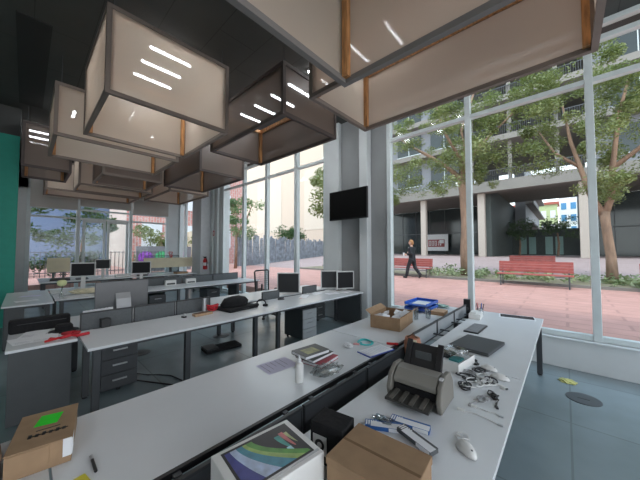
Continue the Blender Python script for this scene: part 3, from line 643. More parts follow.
for xx in (.1302,): MB().box((xx, -.04, .07), (xx+.0006, -.028, .082)).build('side_mark', STEEL, r)
# black box with a small round icon label
r = E('black_device_box', 'black box with a square icon label behind the brown box', 'box', (-.80, .955, D), 10)
MB().box((-.075, -.06, 0), (.085, .06, .17)).build('body', BLACKCLOTH, r, .004)
MB().box((-.06, -.0615, .04), (.01, -.0602, .12)).build('label', BEZEL, r)
MB().prism([(-.025+.024*math.cos(t*.3927), .08+.024*math.sin(t*.3927)) for t in range(16)], -.0625, -.0616, 'y').build('round_icon', BLACK, r)
MB().prism([(-.025+.012*math.cos(t*.3927), .08+.012*math.sin(t*.3927)) for t in range(16)], -.0635, -.0626, 'y').build('icon_centre', BEZEL, r)
# open cardboard box
r = E('open_cardboard_box', 'open cardboard box with packing paper on the desk near the big window', 'box', (-1.62, 3.12, D), 8)
t = .006; W, L, H = .18, .26, .15
MB().box((-W, -L, 0), (W, L, .006)).box((-W, -L, .006), (-W+t, L, H)).box((W-t, -L, .006), (W, L, H)).box((-W+t, -L, .006), (W-t, -L+t, H)).box((-W+t, L-t, .006), (W-t, L, H)).build('body', CARD, r)
for (a, b_, ax) in ((-W, -.07, 'L'), (W, .07, 'R')):
    s_ = 1 if a > 0 else -1
    MB().prism([(a, H), (a+s_*.07, H+.045), (a+s_*.07, H+.05), (a-s_*.004, H+.006)], -L+.01, L-.01, 'y').build('flap', CARD, r)
m = MB(); random.seed(4)
for k in range(14):
    p = (random.uniform(-W+.03, W-.03), random.uniform(-L+.03, L-.03)); a = random.uniform(0, 3)
    u, v = .07*math.cos(a), .07*math.sin(a)
    m.face([(p[0]-u*.6, p[1]-v*.6, .1), (p[0]+v, p[1]-u, .14), (p[0]+u*.6, p[1]+v*.6, .165), (p[0]-v, p[1]+u, .13)])
m.build('packing_paper', PAPER, r)
# ------------------------------------------------------------------ books, bottle, papers
def book(x, y, z, rz, W, L, H, cover, label, art=None):
    r = E('book', label, 'book', (x, y, z), rz, group='stacked books on the front desk')
    MB().box((-W/2+.003, -L/2+.004, .003), (W/2-.004, L/2-.004, H-.003)).build('pages', PAPER, r)
    MB().box((-W/2, -L/2, 0), (W/2, L/2, .003)).box((-W/2, -L/2, H-.003), (W/2, L/2, H)).box((-W/2, -L/2, .003), (-W/2+.003, L/2, H-.003)).build('cover', cover, r)
    if art: MB().box((-W/4, -L/3.2, H), (W/3, L/5, H+.0006)).build('cover_picture', art, r)
    return r
book(-1.545, 1.7, D, 8, .2, .25, .028, mat('red_cover', (.33, .03, .05), .45), 'red covered book at the bottom of the stack beside the white bottle')
book(-1.60, 1.69, D+.0285, 2, .2, .26, .025, mat('dark_green_cover', (.05, .06, .05), .5), 'dark green covered book in the middle of the stack beside the white bottle')
book(-1.62, 1.66, D+.054, -6, .19, .26, .028, mat('black_cover', (.035, .035, .03), .4), 'black book with a yellowish cover picture on top of the stack', mat('cover_print', (.22, .22, .08), .4, var=.5, scale=20))
r = E('spray_bottle', 'white squeeze bottle standing beside the stack of books', 'bottle', (-1.41, 1.33, D))
MB().lathe([(.027, 0), (.03, .004), (.03, .115), (.026, .13), (.013, .138)], n=22).build('body', WPLAST, r, smooth=False)
MB().lathe([(.015, .138), (.014, .158), (.007, .164), (.004, .185)], n=16).build('nozzle_cap', PAPER, r)
def sheet(x, y, rz, W, L, label, m=PAPER, z=D+.001, curl=.0, name='paper_sheet', group=None, lines=None):
    mb = MB(); n = 6
    for k in range(n):
        a, b_ = -L/2+L*k/n, -L/2+L*(k+1)/n; za, zb = curl*(k/n)**2, curl*((k+1)/n)**2
        mb.face([(-W/2, a, za), (W/2, a, za), (W/2, b_, zb), (-W/2, b_, zb)])
    r = E(name, label, 'paper', (x, y, z), rz, group)
    mb.build('sheet', m, r, weld=True)
    if lines:
        q = MB()
        for k in range(lines): q.box((-W/2+.02, -L/2+.03+k*(L-.06)/lines, .0004), (W/2-.03-.03*(k % 3), -L/2+.034+k*(L-.06)/lines, .0008))
        q.build('writing', mat('ink_grey', (.25, .25, .3), .8), r)
    return r
sheet(-1.74, 1.4, -6, .21, .28, 'lilac tinted sheet of paper lying left of the books', LILAC, lines=5)
r = E('notepad', 'white notepad with blue border leaning at the desk edge by the red marker', 'notepad', (-1.31, 2.2, D), -12)
MB().box((-.08, -.16, 0), (.08, .16, .008)).build('cover', mat('notepad_blue', (.08, .12, .4), .5), r)
MB().box((-.074, -.15, .008), (.074, .15, .012)).build('pages', PAPER, r)
m = MB(); [m.box((-.06, -.13+k*.03, .012), (.05, -.128+k*.03, .0125)) for k in range(9)]; m.build('ruled_lines', mat('rule_blue', (.3, .35, .6), .8), r)
def crumple(name, label, cat, x, y, R, H, m_, seed, sx=1, sy=1, n=90, z=D):
    random.seed(seed); mb = MB(); bm = mb.bm
    bmesh.ops.create_icosphere(bm, subdivisions=3, radius=1)
    for v in bm.verts:
        k = 1+random.uniform(-.22, .22); v.co = Vector((v.co.x*R*sx*k, v.co.y*R*sy*k, max(0, v.co.z*.5+.5)*H*k))
    return one(name, mb, m_, label, cat, (x, y, z+.001))
crumple('plastic_bag', 'crumpled clear plastic bag in front of the books', 'bag', -1.36, 1.57, .11, .045, glass('bag_film', (.78, .8, .8), .22), 3, .8, 1.2)
crumple('tissue', 'small crumpled white tissue on the desk behind the books', 'tissue', -1.55, 2.1, .035, .04, PAPER, 5, 1.4, 1)
r = E('tape_ring', 'turquoise ring of tape lying beside the notepad', 'tape', (-1.5, 2.32, D))
MB().tube([(.075*math.cos(t*.2618), .075*math.sin(t*.2618), .008) for t in range(25)], .007, 6).build('ring', CYAN, r)
MB().tube([(.07*math.cos(t*.2618+.3), .066*math.sin(t*.2618), .016) for t in range(18)], .005, 6).build('loose_turn', CYAN, r)
one('eraser', MB().box((-.03, -.015, 0), (.03, .015, .014)), mat('pink_rubber', (.7, .35, .35), .7), 'small pink eraser between the tissue and the turquoise ring', 'eraser', (-1.54, 2.22, D), 20, bev=.004)
r = E('marker', 'small red marker beside the notepad at the desk edge', 'marker', (-1.28, 2.45, D), 30)
MB().tube([(-.05, 0, .012), (.03, 0, .012)], .011, 10).build('barrel', REDP, r); MB().tube([(.03, 0, .012), (.06, 0, .012)], .012, 10).build('cap', RED, r)
r = E('craft_knife', 'metal and black pen lying near the small brown box at the bottom left', 'pen', (-1.50, .225, D), 180)
MB().tube([(-.03, 0, .008), (.06, 0, .008)], .006, 8).build('barrel', BLACK, r); MB().tube([(.06, .0, .008), (.09, 0, .01)], .007, 8).build('metal_tip', ALU, r)
one('yellow_note', MB().box((-.035, -.025, 0), (.035, .025, .003)), YEL, 'yellow card at the bottom left beside the pen', 'card', (-1.46, .175, D), 10)
# things at the window end of the left desk
r = E('letter_tray', 'blue wire letter tray on the desk by the big window', 'tray', (-1.68, 4.2, D), 0)
for z in (.03, .1):
    m = MB().box((-.17, -.24, z), (.17, .24, z+.006))
    m.box((-.17, -.24, z+.006), (-.164, .24, z+.04)).box((.164, -.24, z+.006), (.17, .24, z+.04)).box((-.164, .234, z+.006), (.164, .24, z+.04)).build('shelf', BLUE, r)
for a in (-.165, .165):
    for b_ in (-.23, .23): MB().tube([(a, b_, 0), (a, b_, .14)], .005, 6).build('corner_post', STEEL, r)
sheet(-1.68, 4.2, 4, .21, .3, 'white papers lying in the blue letter tray', PAPER, D+.108, name='paper_stack')
for k, (x, y, hh, l) in enumerate(((-1.5, 3.55, .14, 'clear plastic cup in front of the blue letter tray'), (-1.4, 3.72, .12, 'clear plastic cup right of the other cup near the tray'))):
    r = E('plastic_cup', l, 'cup', (x, y, D), group='clear plastic cups by the letter tray')
    MB().lathe([(.03, 0), (.04, hh), (.038, hh), (.028, .004)], n=20).build('cup_wall', CLEARP, r)
    MB().lathe([(.04, hh-.004), (.043, hh), (.04, hh+.003)], n=20).build('rim', CLEARP, r)
one('wooden_box', MB().box((-.09, -.12, 0), (.09, .12, .05)), mat('tan_card', (.45, .28, .16), .7), 'small tan box between the blue tray and the grey screens', 'box', (-1.38, 4.1, D), 6, bev=.004)
crumple('green_bag', 'crumpled greenish plastic wrapping behind the blue tray', 'bag', -1.55, 4.58, .11, .05, mat('green_film', (.3, .45, .38), .3), 8, 1.3, .7)
# orange pouch
r = E('orange_pouch', 'orange brown leather pouch standing between the desks by the scanner', 'pouch', (-1.10, 2.52, .63), 12)
m = MB(); m.lathe([(.06, 0), (.075, .05), (.08, .15), (.07, .2), (.062, .21), (.055, .19)], n=18, sx=1, sy=.8); m.build('body', mat('orange_leather', (.5, .22, .13), .6, var=.25), r, smooth=True)
MB().tube([(-.05, 0, .2), (0, 0, .235), (.05, 0, .2)], .008, 6).build('strap', CARDIN, r)
MB().box((.02, -.06, .05), (.05, -.055, .2)).build('pale_label', CREAM, r)
# ------------------------------------------------------------------ scanner
r = E('document_scanner', 'putty grey sheet feed document scanner with black paper support in the right foreground', 'scanner', (-.7, 1.72, D), 2); r.scale = (1, 1, 1.15)
for s_ in (-1, 1):
    x0 = s_*.165; x1 = s_*.135
    MB().prism([(-.13, 0), (-.15, .06), (-.12, .13), (-.05, .165), (.05, .16), (.11, .1), (.12, 0)], min(x0, x1), max(x0, x1), 'x').build('side_cheek', PUTTY, r, .008)
MB().prism([(-.06, .01), (-.075, .05), (-.09, .1), (-.06, .145), (.02, .155), (.09, .09), (.1, .01)], -.135, .135, 'x').build('body', PUTTY, r, .008)
MB().prism([(-.115, .085), (-.125, .115), (-.07, .155), (.0, .163), (.01, .15), (-.06, .135), (-.1, .1)], -.13, .13, 'x').build('front_cover', mat('light_putty', (.26, .25, .22), .4), r, .006)
MB().box((-.125, -.11, .04), (.125, -.06, .08)).build('paper_slot', BLACK, r)
tr_ = MB().prism([(-.22, .035), (-.06, .05), (-.06, .042), (-.22, .024)], -.14, .12, 'x').build('output_tray', PUTTYD, r)
for k in range(4): MB().prism([(-.215, .036), (-.08, .05), (-.08, .056), (-.215, .042)], -.115+k*.06, -.09+k*.06, 'x').build('tray_rib', mat('rib_%d' % k, (.12, .115, .1), .45), tr_)
MB().prism([(.02, .15), (.1, .26), (.11, .255), (.05, .14)], -.11, .11, 'x').build('paper_support', BLACK, r)
for s_ in (-1, 1): MB().prism([(.01, .155), (.09, .28), (.1, .275), (.04, .14)], s_*.1-.018, s_*.1+.018, 'x').build('paper_guide', BLACK, r, .002)
MB().box((-.05, .045, .19), (.05, .055, .23), Matrix.Rotation(0, 4, 'X')).build('extension', GREY, r)
MB().box((.14, -.1, .155), (.16, -.07, .162)).build('button', BEZEL, r)
for s_ in (-1, 1): MB().box((s_*.15-.01, -.1, -.0), (s_*.15+.01, .1, .003)).build('foot', BLACK, r)
# blue and white packages beside the scanner
BP = mat('blue_white_print', (.03, .12, .35), .45)
for k, (x, y, rz, l) in enumerate(((-.65, 1.19, 2, 'blue and white slim package beside the large brown box, nearest the box'), (-.63, 1.395, 12, 'blue and white slim package just below the scanner tray'), (-.55, 1.29, -18, 'grey and blue slim package at the right of the brown box corner'), (-.72, 1.29, 30, 'blue and white slim package crossing beneath the scanner at the left of the others'))):
    r = E('slim_package', l, 'package', (x, y, D+.012*(k == 2)), rz, 'blue and white packages')
    MB().box((-.1, -.028, 0), (.1, .028, .022)).build('carton', GREY if k == 2 else BP, r, .002)
    MB().box((-.07, -.0285, .0222), (.1, .012, .0228)).box((.02, -.0288, .002), (.095, -.0283, .02)).build('white_print', PAPER, r)
    m = MB()
    for j in range(5): m.box((-.095+j*.012, -.02, .0224), (-.088+j*.012, .018, .023))
    m.build('lettering', PAPER, r)
crumple('clear_wrapper', 'crumpled clear wrapper between the scanner tray and the blue packages', 'wrapper', -.74, 1.32, .05, .03, glass('wrap_film', (.6, .68, .72), .3), 14, 1.4, .7)
# ------------------------------------------------------------------ router box, folder, keyboard
r = E('open_device_box', 'open white device box holding dark parts in clear wrapping behind the scanner', 'box', (-.74, 2.38, D), -8)
MB().box((-.15, -.15, 0), (.15, .15, .006)).box((-.15, -.15, .006), (-.145, .15, .07)).box((.145, -.15, .006), (.15, .15, .07)).box((-.145, -.15, .006), (.145, -.145, .07)).box((-.145, .145, .006), (.145, .15, .07)).build('tray', WPLAST, r)
MB().box((-.145, -.145, .05), (.145, .145, .056)).build('inner_tray', PAPER, r)
MB().box((-.09, -.06, .056), (.03, .1, .068)).build('black_tablet', LCD, r, .004)
MB().box((.045, -.08, .056), (.12, .02, .07)).build('teal_print', mat('teal_print', (.03, .22, .22), .4), r)
crumple('bubble_wrap', 'clear plastic wrap resting on the open white device box', 'wrapper', -.7, 2.42, .1, .05, CLEARP, 21, 1, 1, z=D+.07)
r = E('desk_folder', 'dark grey closed folder on the white desk right of the keyboard', 'folder', (-.655, 2.98, D), -7)
MB().box((-.17, -.23, 0), (.17, .23, .03)).build('cover', mat('charcoal_card', (.045, .05, .055), .45), r, .006)
MB().box((-.165, -.2305, .008), (.165, -.225, .022)).build('pages', GREY, r)
r = E('keyboard', 'black and grey computer keyboard beside the raised desk screens', 'keyboard', (-.8, 3.6, D), -2)
MB().box((-.075, -.21, 0), (.075, .21, .014)).build('base', BLACK, r, .004)
m = MB()
for i in range(5):
    for j in range(14): m.box((-.066+i*.0265, -.2+j*.0288, .014), (-.043+i*.0265, -.176+j*.0288, .02))
m.build('keys', mat('grey_keys', (.25, .26, .27), .5), r)
r = E('magazine', 'dark glossy magazine with white margin at the window end of the desk', 'magazine', (-.52, 4.6, D), 10)
MB().box((-.2, -.11, 0), (.2, .11, .008)).build('pages', PAPER, r); MB().box((-.185, -.09, .008), (.19, .09, .0095)).build('cover_print', mat('magazine_print', (.06, .06, .07), .25), r)
r = E('pen_holder', 'clear pen holder full of pens at the window end of the divider', 'pen holder', (-.93, 4.45, D))
MB().lathe([(.04, 0), (.045, .09), (.043, .09), (.038, .004)], n=20).build('cup', CLEARP, r)
random.seed(6)
for k, c_ in enumerate((BLACK, BLUE, REDP, STEEL, BLACK)):
    a = k*1.3; MB().tube([(.02*math.cos(a), .02*math.sin(a), .01), (.05*math.cos(a), .05*math.sin(a), .16)], .005, 6).build('pen', c_, r)
one('desk_organiser', MB().box((-.07, -.12, 0), (.07, .12, .07)).box((-.06, -.1, .07), (.02, .1, .085)), WPLAST, 'white box of small office supplies beside the pen holder', 'box', (-.93, 4.2, D), 4, bev=.006)
r = E('desk_speaker', 'small black loudspeaker standing at the window end of the screens', 'speaker', (-1.13, 4.58, .63), 8)
MB().box((-.045, -.04, 0), (.045, .04, .29)).build('cabinet', BLACK, r, .006)
MB().lathe([(.028, 0), (.02, .004)], (0, 0, 0), 18).build('cone', GREY, r, M=Matrix.Translation((0, -.041, .15)) @ Matrix.Rotation(math.pi/2, 4, 'X'))
# ------------------------------------------------------------------ cables and adapters
def cable(label, x, y, seed, R, m_, turns=2.2, name='cable', rad=.0045, plug=True, z=D):
    random.seed(seed); pts = []; n = int(turns*14)
    for k in range(n):
        a = k/14*2*math.pi; q = R*(1+.35*math.sin(k*.7+seed)); pts.append((q*math.cos(a)+k*.0012, q*.7*math.sin(a), .004+.0012*(k % 9)))
    e = pts[-1]; pts += [(e[0]+.03, e[1]-.02, .004), (e[0]+.07, e[1]-.035, .004)]
    r = E(name, label, 'cable', (x, y, z), seed*37 % 360, 'loose cables in the right foreground' if z == D else None)
    MB().tube(pts, rad, 6).build('cord', m_, r)
    if plug: MB().box((pts[-1][0]-.002, pts[-1][1]-.007, .001), (pts[-1][0]+.025, pts[-1][1]+.007, .012)).build('plug', m_, r, .002)
    return r
WC = mat('white_cord', (.66, .66, .64), .45); GC = mat('grey_cord', (.3, .3, .3), .5)
cable('coiled black cable looped directly right of the scanner', -.52, 2.02, 3, .045, BLACK, 3)
cable('black cable tangled above the looped black coil', -.54, 2.2, 5, .055, BLACK, 2)
cable('black cable knotted at the near end of the cable heap', -.37, 2.05, 8, .03, BLACK, 3.2)
cable('white cable coil in the middle of the cable heap', -.45, 2.15, 11, .04, WC, 3.5)
cable('white cable loop at the back of the cable heap near the folder', -.46, 2.27, 13, .05, WC, 2)
cable('grey cable under the black knot at the desk edge', -.4, 1.95, 17, .035, GC, 2)
cable('grey cable beside the open white device box', -.57, 2.3, 19, .04, GC, 2)
cable('black thick cable folded at the far end of the heap', -.52, 2.36, 31, .045, BLACK, 2.6)
cable('black cable winding between the mice and the white coil', -.43, 2.25, 37, .06, BLACK, 1.5)
cable('white cable lying over the black coil by the scanner', -.5, 2.1, 41, .065, WC, 2)
cable('black thin cable beside the further white mouse', -.56, 2.5, 23, .04, BLACK, 1.6)
def mouse(x, y, rz, label, m_=WPLAST, z=D):
    r = E('computer_mouse', label, 'mouse', (x, y, z), rz, 'white computer mice')
    bm = MB(); bmesh.ops.create_uvsphere(bm.bm, u_segments=20, v_segments=12, radius=1)
    for v in bm.bm.verts: v.co = Vector((v.co.x*.06, v.co.y*.034*(1-.15*v.co.x), max(0, v.co.z)*.034+.004))
    bm.build('shell', m_, r, smooth=True)
    MB().lathe([(.001, 0), (.052, .001), (.052, .006), (.001, .007)], n=20, sy=.54).build('base', GREY, r)
    MB().box((.02, -.003, .024), (.04, .003, .032)).build('wheel', GREY, r)
    return r
mouse(-.46, 2.45, -8, 'white computer mouse with dark underside, further one beside the cable heap')
mouse(-.37, 2.335, -6, 'white computer mouse with dark underside, nearer one beside the cable heap')
r = E('network_plug', 'small white network adapter with grey contacts near the desk edge', 'adapter', (-.33, 2.19, D), -30, )
MB().box((-.02, -.012, 0), (.02, .012, .016)).build('shell', WPLAST, r, .002); MB().box((.02, -.008, .003), (.028, .008, .013)).build('contacts', GREY, r)
mr_ = mouse(-.36, 1.4, -40, 'white mouse with coiled cord alone in the right foreground')
MB().tube([(-.055, 0, .008), (-.09, .01, .006), (-.12, .04, .006), (-.1, .07, .006), (-.06, .06, .006), (-.07, .03, .01), (-.1, .02, .01)], .003, 6).build('cord', WC, mr_)
for k, (x, y, l, a) in enumerate(((-.47, 1.73, 'white display adapter cable lying across the desk, nearer one', 0), (-.43, 1.82, 'white adapter cable lying across the desk, further one', 0))):
    r = E('adapter_cable', l, 'adapter', (x, y, D), a, 'white adapter cables in front of the cable heap')
    MB().box((-.02, -.01, 0), (.02, .01, .01)).build('connector', WPLAST, r, .002)
    MB().tube([(.02, 0, .004), (.07, .012-.02*k, .004), (.13, .004, .004), (.18-.05*k, -.01, .004)], .0028, 6).build('cord', WC, r)
    MB().box((.18-.05*k, -.016, .001), (.205-.05*k, -.004, .008)).build('plug', ALU, r)
# yellow thing on floor
r = E('yellow_cloth', 'crumpled yellow cloth on the floor by the desk leg under the window', 'cloth', (-.02, 4.68, 0))
random.seed(3); mb = MB(); bmesh.ops.create_icosphere(mb.bm, subdivisions=3, radius=1)
for v in mb.bm.verts: k = random.uniform(.8, 1.2); v.co = Vector((v.co.x*.09*k, v.co.y*.07*k, max(0, v.co.z)*.03*k+.001))
mb.build('cloth', mat('dusty_yellow', (.5, .47, .16), .8, var=.3), r)
# ------------------------------------------------------------------ middle row things
r = E('laptop_bag', 'flat black laptop bag on the edge of the middle row', 'bag', (-3.88, 2.3, D), 6)
MB().box((-.2, -.27, 0), (.2, .27, .05)).build('body', BLACKCLOTH, r, .02)
MB().tube([(.2, -.06, .025), (.235, -.05, .03), (.235, .05, .03), (.2, .06, .025)], .008, 6).build('handle', BLACK, r)
mb = MB(); random.seed(9); bmesh.ops.create_icosphere(mb.bm, subdivisions=3, radius=1)
for v in mb.bm.verts:
    k = random.uniform(.93, 1.07); v.co = Vector((v.co.x*.16*k, v.co.y*.25*k, max(0, v.co.z+.25)*.12*k))
one('folded_jacket', mb, BLACKCLOTH, 'black folded jacket heaped on the flat laptop bag', 'jacket', (-3.92, 2.28, D+.051), 12, smooth=True)
r = E('headphones', 'black headphones lying at the right of the heaped jacket', 'headphones', (-3.78, 2.68, D), 30)
MB().tube([(.08*math.cos(t*.35), .02, .03+.07*abs(math.sin(t*.35))) for t in range(10)], .012, 8).build('headband', BLACK, r)
for s_ in (-1, 1): MB().lathe([(.04, 0), (.045, .02), (.03, .035)], (s_*.08, 0, .0), 16).build('ear_cup', BLACKCLOTH, r)
r = E('canister', 'small grey metal canister between the screens and the red strap', 'canister', (-4.07, 1.86, D))
MB().lathe([(.035, 0), (.035, .19), (.033, .2)], n=20).build('body', ALU, r); MB().lathe([(.03, .2), (.03, .215)], n=18).build('cap', BLACK, r)
r = E('red_cloth', 'red tangled strap on the middle row beside the grey canister', 'strap', (-4.0, 1.955, D), 20)
mb = MB(); random.seed(31)
for j in range(4): mb.tube([(.05*math.cos(k*.5+j), .07*math.sin(k*.5+j*1.3), .026+.02*j+.01*math.sin(k)) for k in range(14)], .012, 6)
mb.build('strap_coils', RED, r)
r = E('wallet', 'light brown wooden box on the middle row in front of the grey canister', 'box', (-3.86, 1.74, D), 4)
MB().box((-.05, -.13, 0), (.05, .13, .035)).build('body', mat('light_wood', (.4, .26, .15), .6, var=.3, scale=20), r, .004); MB().box((-.04, -.12, .035), (.04, .12, .038)).build('lid', CARDIN, r)
r = E('desk_gadget', 'tiny dark gadget alone on the middle row desk left of the brown box', 'gadget', (-3.9, 1.5, D), 20)
MB().box((-.03, -.02, 0), (.03, .02, .02)).build('base', BLACK, r, .003); MB().tube([(0, 0, .02), (.01, .01, .05)], .012, 8).build('knob', BEZEL, r)
for k, (x, y, l, c) in enumerate(((-3.95, 3.25, 'black stapler on the middle row left of the monitors', BLACK), (-3.85, 3.75, 'white and red folded leaflet below the first light framed monitor', PAPER))):
    if k == 0:
        r = E('stapler', l, 'stapler', (x, y, D), 60); MB().box((-.06, -.015, 0), (.06, .015, .012)).build('base', c, r); MB().prism([(-.06, .015), (.06, .022), (.05, .045), (-.055, .03)], -.013, .013, 'y').build('arm', c, r)
    else:
        sheet(x, y, 30, .15, .24, l, PAPER, curl=.02); sheet(x+.05, y-.13, 40, .05, .08, 'small red card on the desk below the first light framed monitor', REDP)
for k, (x, y, l, a) in enumerate(((-3.95, 4.2, 'white sheet between the light framed monitors', 10), (-3.7, 4.45, 'white sheet near the desk edge below the end monitors', -20), (-3.62, 4.85, 'white sheet in front of the monitor at the wall end', 5))):
    sheet(x, y, a, .2, .28, l, PAPER, curl=.01, group='white sheets below the monitors')
cable('grey coiled cable between the first and second light framed monitors', -4.0, 4.05, 29, .06, WC, 2.5, z=D+.0001)
# floor things
r = E('floor_bag', 'flat black bag lying on the floor below the middle row', 'bag', (-4.35, 2.3, 0), -6)
MB().box((-.14, -.3, 0), (.14, .3, .05)).build('body', BLACKCLOTH, r, .02); MB().box((-.13, -.3, .05), (.13, -.1, .075)).build('flap', BLACK, r, .008)
r = E('floor_cable', 'long black cable lying on the floor under the middle row', 'cable', (0, 0, .008))
MB().tube([(-4.3, .7, 0), (-4.2, .9, 0), (-4.33, 1.05, 0), (-4.15, 1.15, 0), (-4.05, 1.25, 0), (-3.9, 1.35, 0), (-3.65, 1.4, 0), (-3.55, 1.32, 0), (-3.75, 1.2, 0), (-4.1, 1.0, 0), (-4.4, .85, 0)], .008, 6).build('cord', BLACK, r)
MB().box((-4.46, .82, -.008), (-4.38, .88, .03)).build('plug', BLACK, r, .004)
# end desk things
for k, (x, y, a, l) in enumerate(((-4.12, .02, 100, 'white printed sheet at the left corner of the end desk'), (-4.1, .17, 85, 'white printed sheet beside the red lanyard on the end desk'), (-4.36, .1, 75, 'white printed sheet furthest back under the others on the end desk'))):
    sheet(x, y, a, .2, .28, l, PAPER, D+.001+.002*k, .004, group='printed sheets on the end desk', lines=7)
r = E('laptop_sleeve', 'long black padded case standing at the back of the end desk', 'case', (-4.56, .16, D), 3)
MB().box((-.06, -.26, 0), (.06, .24, .15)).build('body', BLACKCLOTH, r, .02); MB().tube([(.065, -.2, .1), (.065, .2, .1)], .004, 5).build('zip', STEEL, r)
mb = MB(); mb.lathe([(.13, 0), (.13, .006), (.08, .012), (.075, .06), (.06, .08), (.001, .085)], n=24); one('round_hat', mb, BLACKCLOTH, 'black round hat in front of the long black case', 'cap', (-4.3, .33, D), 0, smooth=False)
r = E('lanyard', 'red lanyard straps spread over the end desk corner', 'lanyard', (-3.95, .36, D+.012))
mb = MB(); mb.tube([(.02, -.16, .006), (.08, -.08, .012), (.04, .02, .018), (-.05, .07, .012), (-.12, .02, .008), (-.08, -.06, .014), (.02, -.02, .022), (.1, .04, .012), (.06, .14, .008)], .016, 6); mb.build('strap', RED, r)
MB().tube([(.02, -.16, .006), (.1, -.2, .006), (.06, -.1, .01)], .012, 6).build('loose_end', REDP, r)
r = E('mug', 'white mug with a dark mark on the middle row near the end desk', 'mug', (-4.42, .62, D))
MB().lathe([(.035, 0), (.04, .005), (.04, .09), (.036, .09), (.034, .01)], n=20).build('body', WPLAST, r); MB().tube([(.0, -.04, .07), (.0, -.065, .06), (.0, -.065, .035), (.0, -.04, .025)], .006, 8).build('handle', WPLAST, r)
r = E('calendar_stand', 'white tent shaped desk calendar behind the black cup', 'calendar', (-4.6, .68, D), 8)
MB().prism([(-.05, 0), (-.048, 0), (0, .14), (.048, 0), (.05, 0), (.002, .15), (-.002, .15)], -.16, .16, 'y').build('sheet', PAPER, r)
m = MB(); [m.tube([(0, -.14+k*.04, .14), (0, -.14+k*.04, .155)], .004, 5) for k in range(8)]; m.build('ring_binding', STEEL, r)
r = E('black_cup', 'black square pen cup on the middle row beside the lanyard', 'cup', (-4.15, .68, D), 5)
MB().box((-.045, -.045, 0), (.045, .045, .1)).build('body', BLACK, r, .004); MB().box((-.035, -.035, .1), (.035, .035, .101)).build('opening', EDGE, r)
# ------------------------------------------------------------------ third row and back row things
r = E('rose_in_bottle', 'pale yellow rose standing in a small bottle on the third row', 'flower', (-7.2, .5, D), 0)
MB().lathe([(.035, 0), (.037, .06), (.02, .1), (.014, .14), (.016, .145)], n=16).build('bottle', CLEARP, r)
MB().tube([(0, 0, .02), (.01, 0, .15), (0, .01, .24)], .005, 6).build('stem', LEAFD, r)
mb = MB(); mb.lathe([(.01, .22), (.06, .25), (.075, .3), (.06, .34), (.03, .35), (.04, .31), (.001, .3)], n=14); mb.build('bloom', mat('pale_yellow_petals', (.75, .78, .42), .7), r, smooth=True)
MB().prism([(0, .16), (.07, .2), (.09, .25), (.03, .22)], -.004, .004, 'y').build('leaf', LEAFD, r)
bag = crumple('cream_bag', 'crumpled cream paper bag on the third row behind the rose', 'bag', -7.6, .9, .2, .1, CREAM, 41, .6, 1.2)
sheet(-7.3, .75, 20, .4, .5, 'large white sheet on the third row below the cream bag', PAPER)
for k, (x, y, a, l) in enumerate(((-7.3, .05, 10, 'white paper on the left end desk by the green wall, nearer'), (-8.0, .1, -20, 'white paper on the left end desk by the green wall, further'))):
    sheet(x, y, a, .21, .3, l, LILAC if k else PAPER, group='papers on the far left end desk')
for k, (x, y, l) in enumerate(((-7.75, 2.62, 'white card organiser on the third row, left one'), (-7.78, 3.15, 'white card organiser on the third row, right one'))):
    r = E('card_organiser', l, 'organiser', (x, y, D), 0, 'white card organisers')
    MB().box((-.05, -.13, 0), (.05, .13, .13)).build('body', WPLAST, r, .004); MB().box((.0501, -.1, .02), (.052, .1, .06)).build('label_strip', GREY, r)
for k, (x, y, l) in enumerate(((-11.3, 4.2, 'open cardboard tray on the back row under the cream screen'),)):
    r = E('cardboard_tray', l, 'tray', (x, y, D), 5); MB().box((-.15, -.22, 0), (.15, .22, .07)).build('body', CARD, r); MB().box((-.14, -.21, .07), (.14, .21, .072)).build('opening', CARDIN, r)
mb = MB(); mb.lathe([(.2, 0), (.2, .01), (.12, .02), (.11, .07), (.05, .1), (.001, .1)], n=24, sy=1.1); one('black_hat', mb, BLACKCLOTH, 'black hat on the third row below the fire extinguisher', 'hat', (-8.5, 4.2, D), 0)
r = E('red_flower_vase', 'tiny red flowers in a dark vase behind the cream screen', 'flowers', (-12.3, 4.15, D))
MB().lathe([(.05, 0), (.06, .3), (.03, .5), (.035, .55)], n=14).build('vase', STEEL, r)
mb = MB(); random.seed(15)
for k in range(6): mb.tube([(0, 0, .5), (random.uniform(-.1, .1), random.uniform(-.1, .1), random.uniform(.7, .88))], .012, 5)
mb.build('stems', REDP, r)
for k in range(5): MB().lathe([(.001, 0), (.03, .015), (.001, .04)], (random.uniform(-.1, .1), random.uniform(-.12, .12), random.uniform(.72, .84)), 8).build('bloom', REDP, r)
random.seed(77)
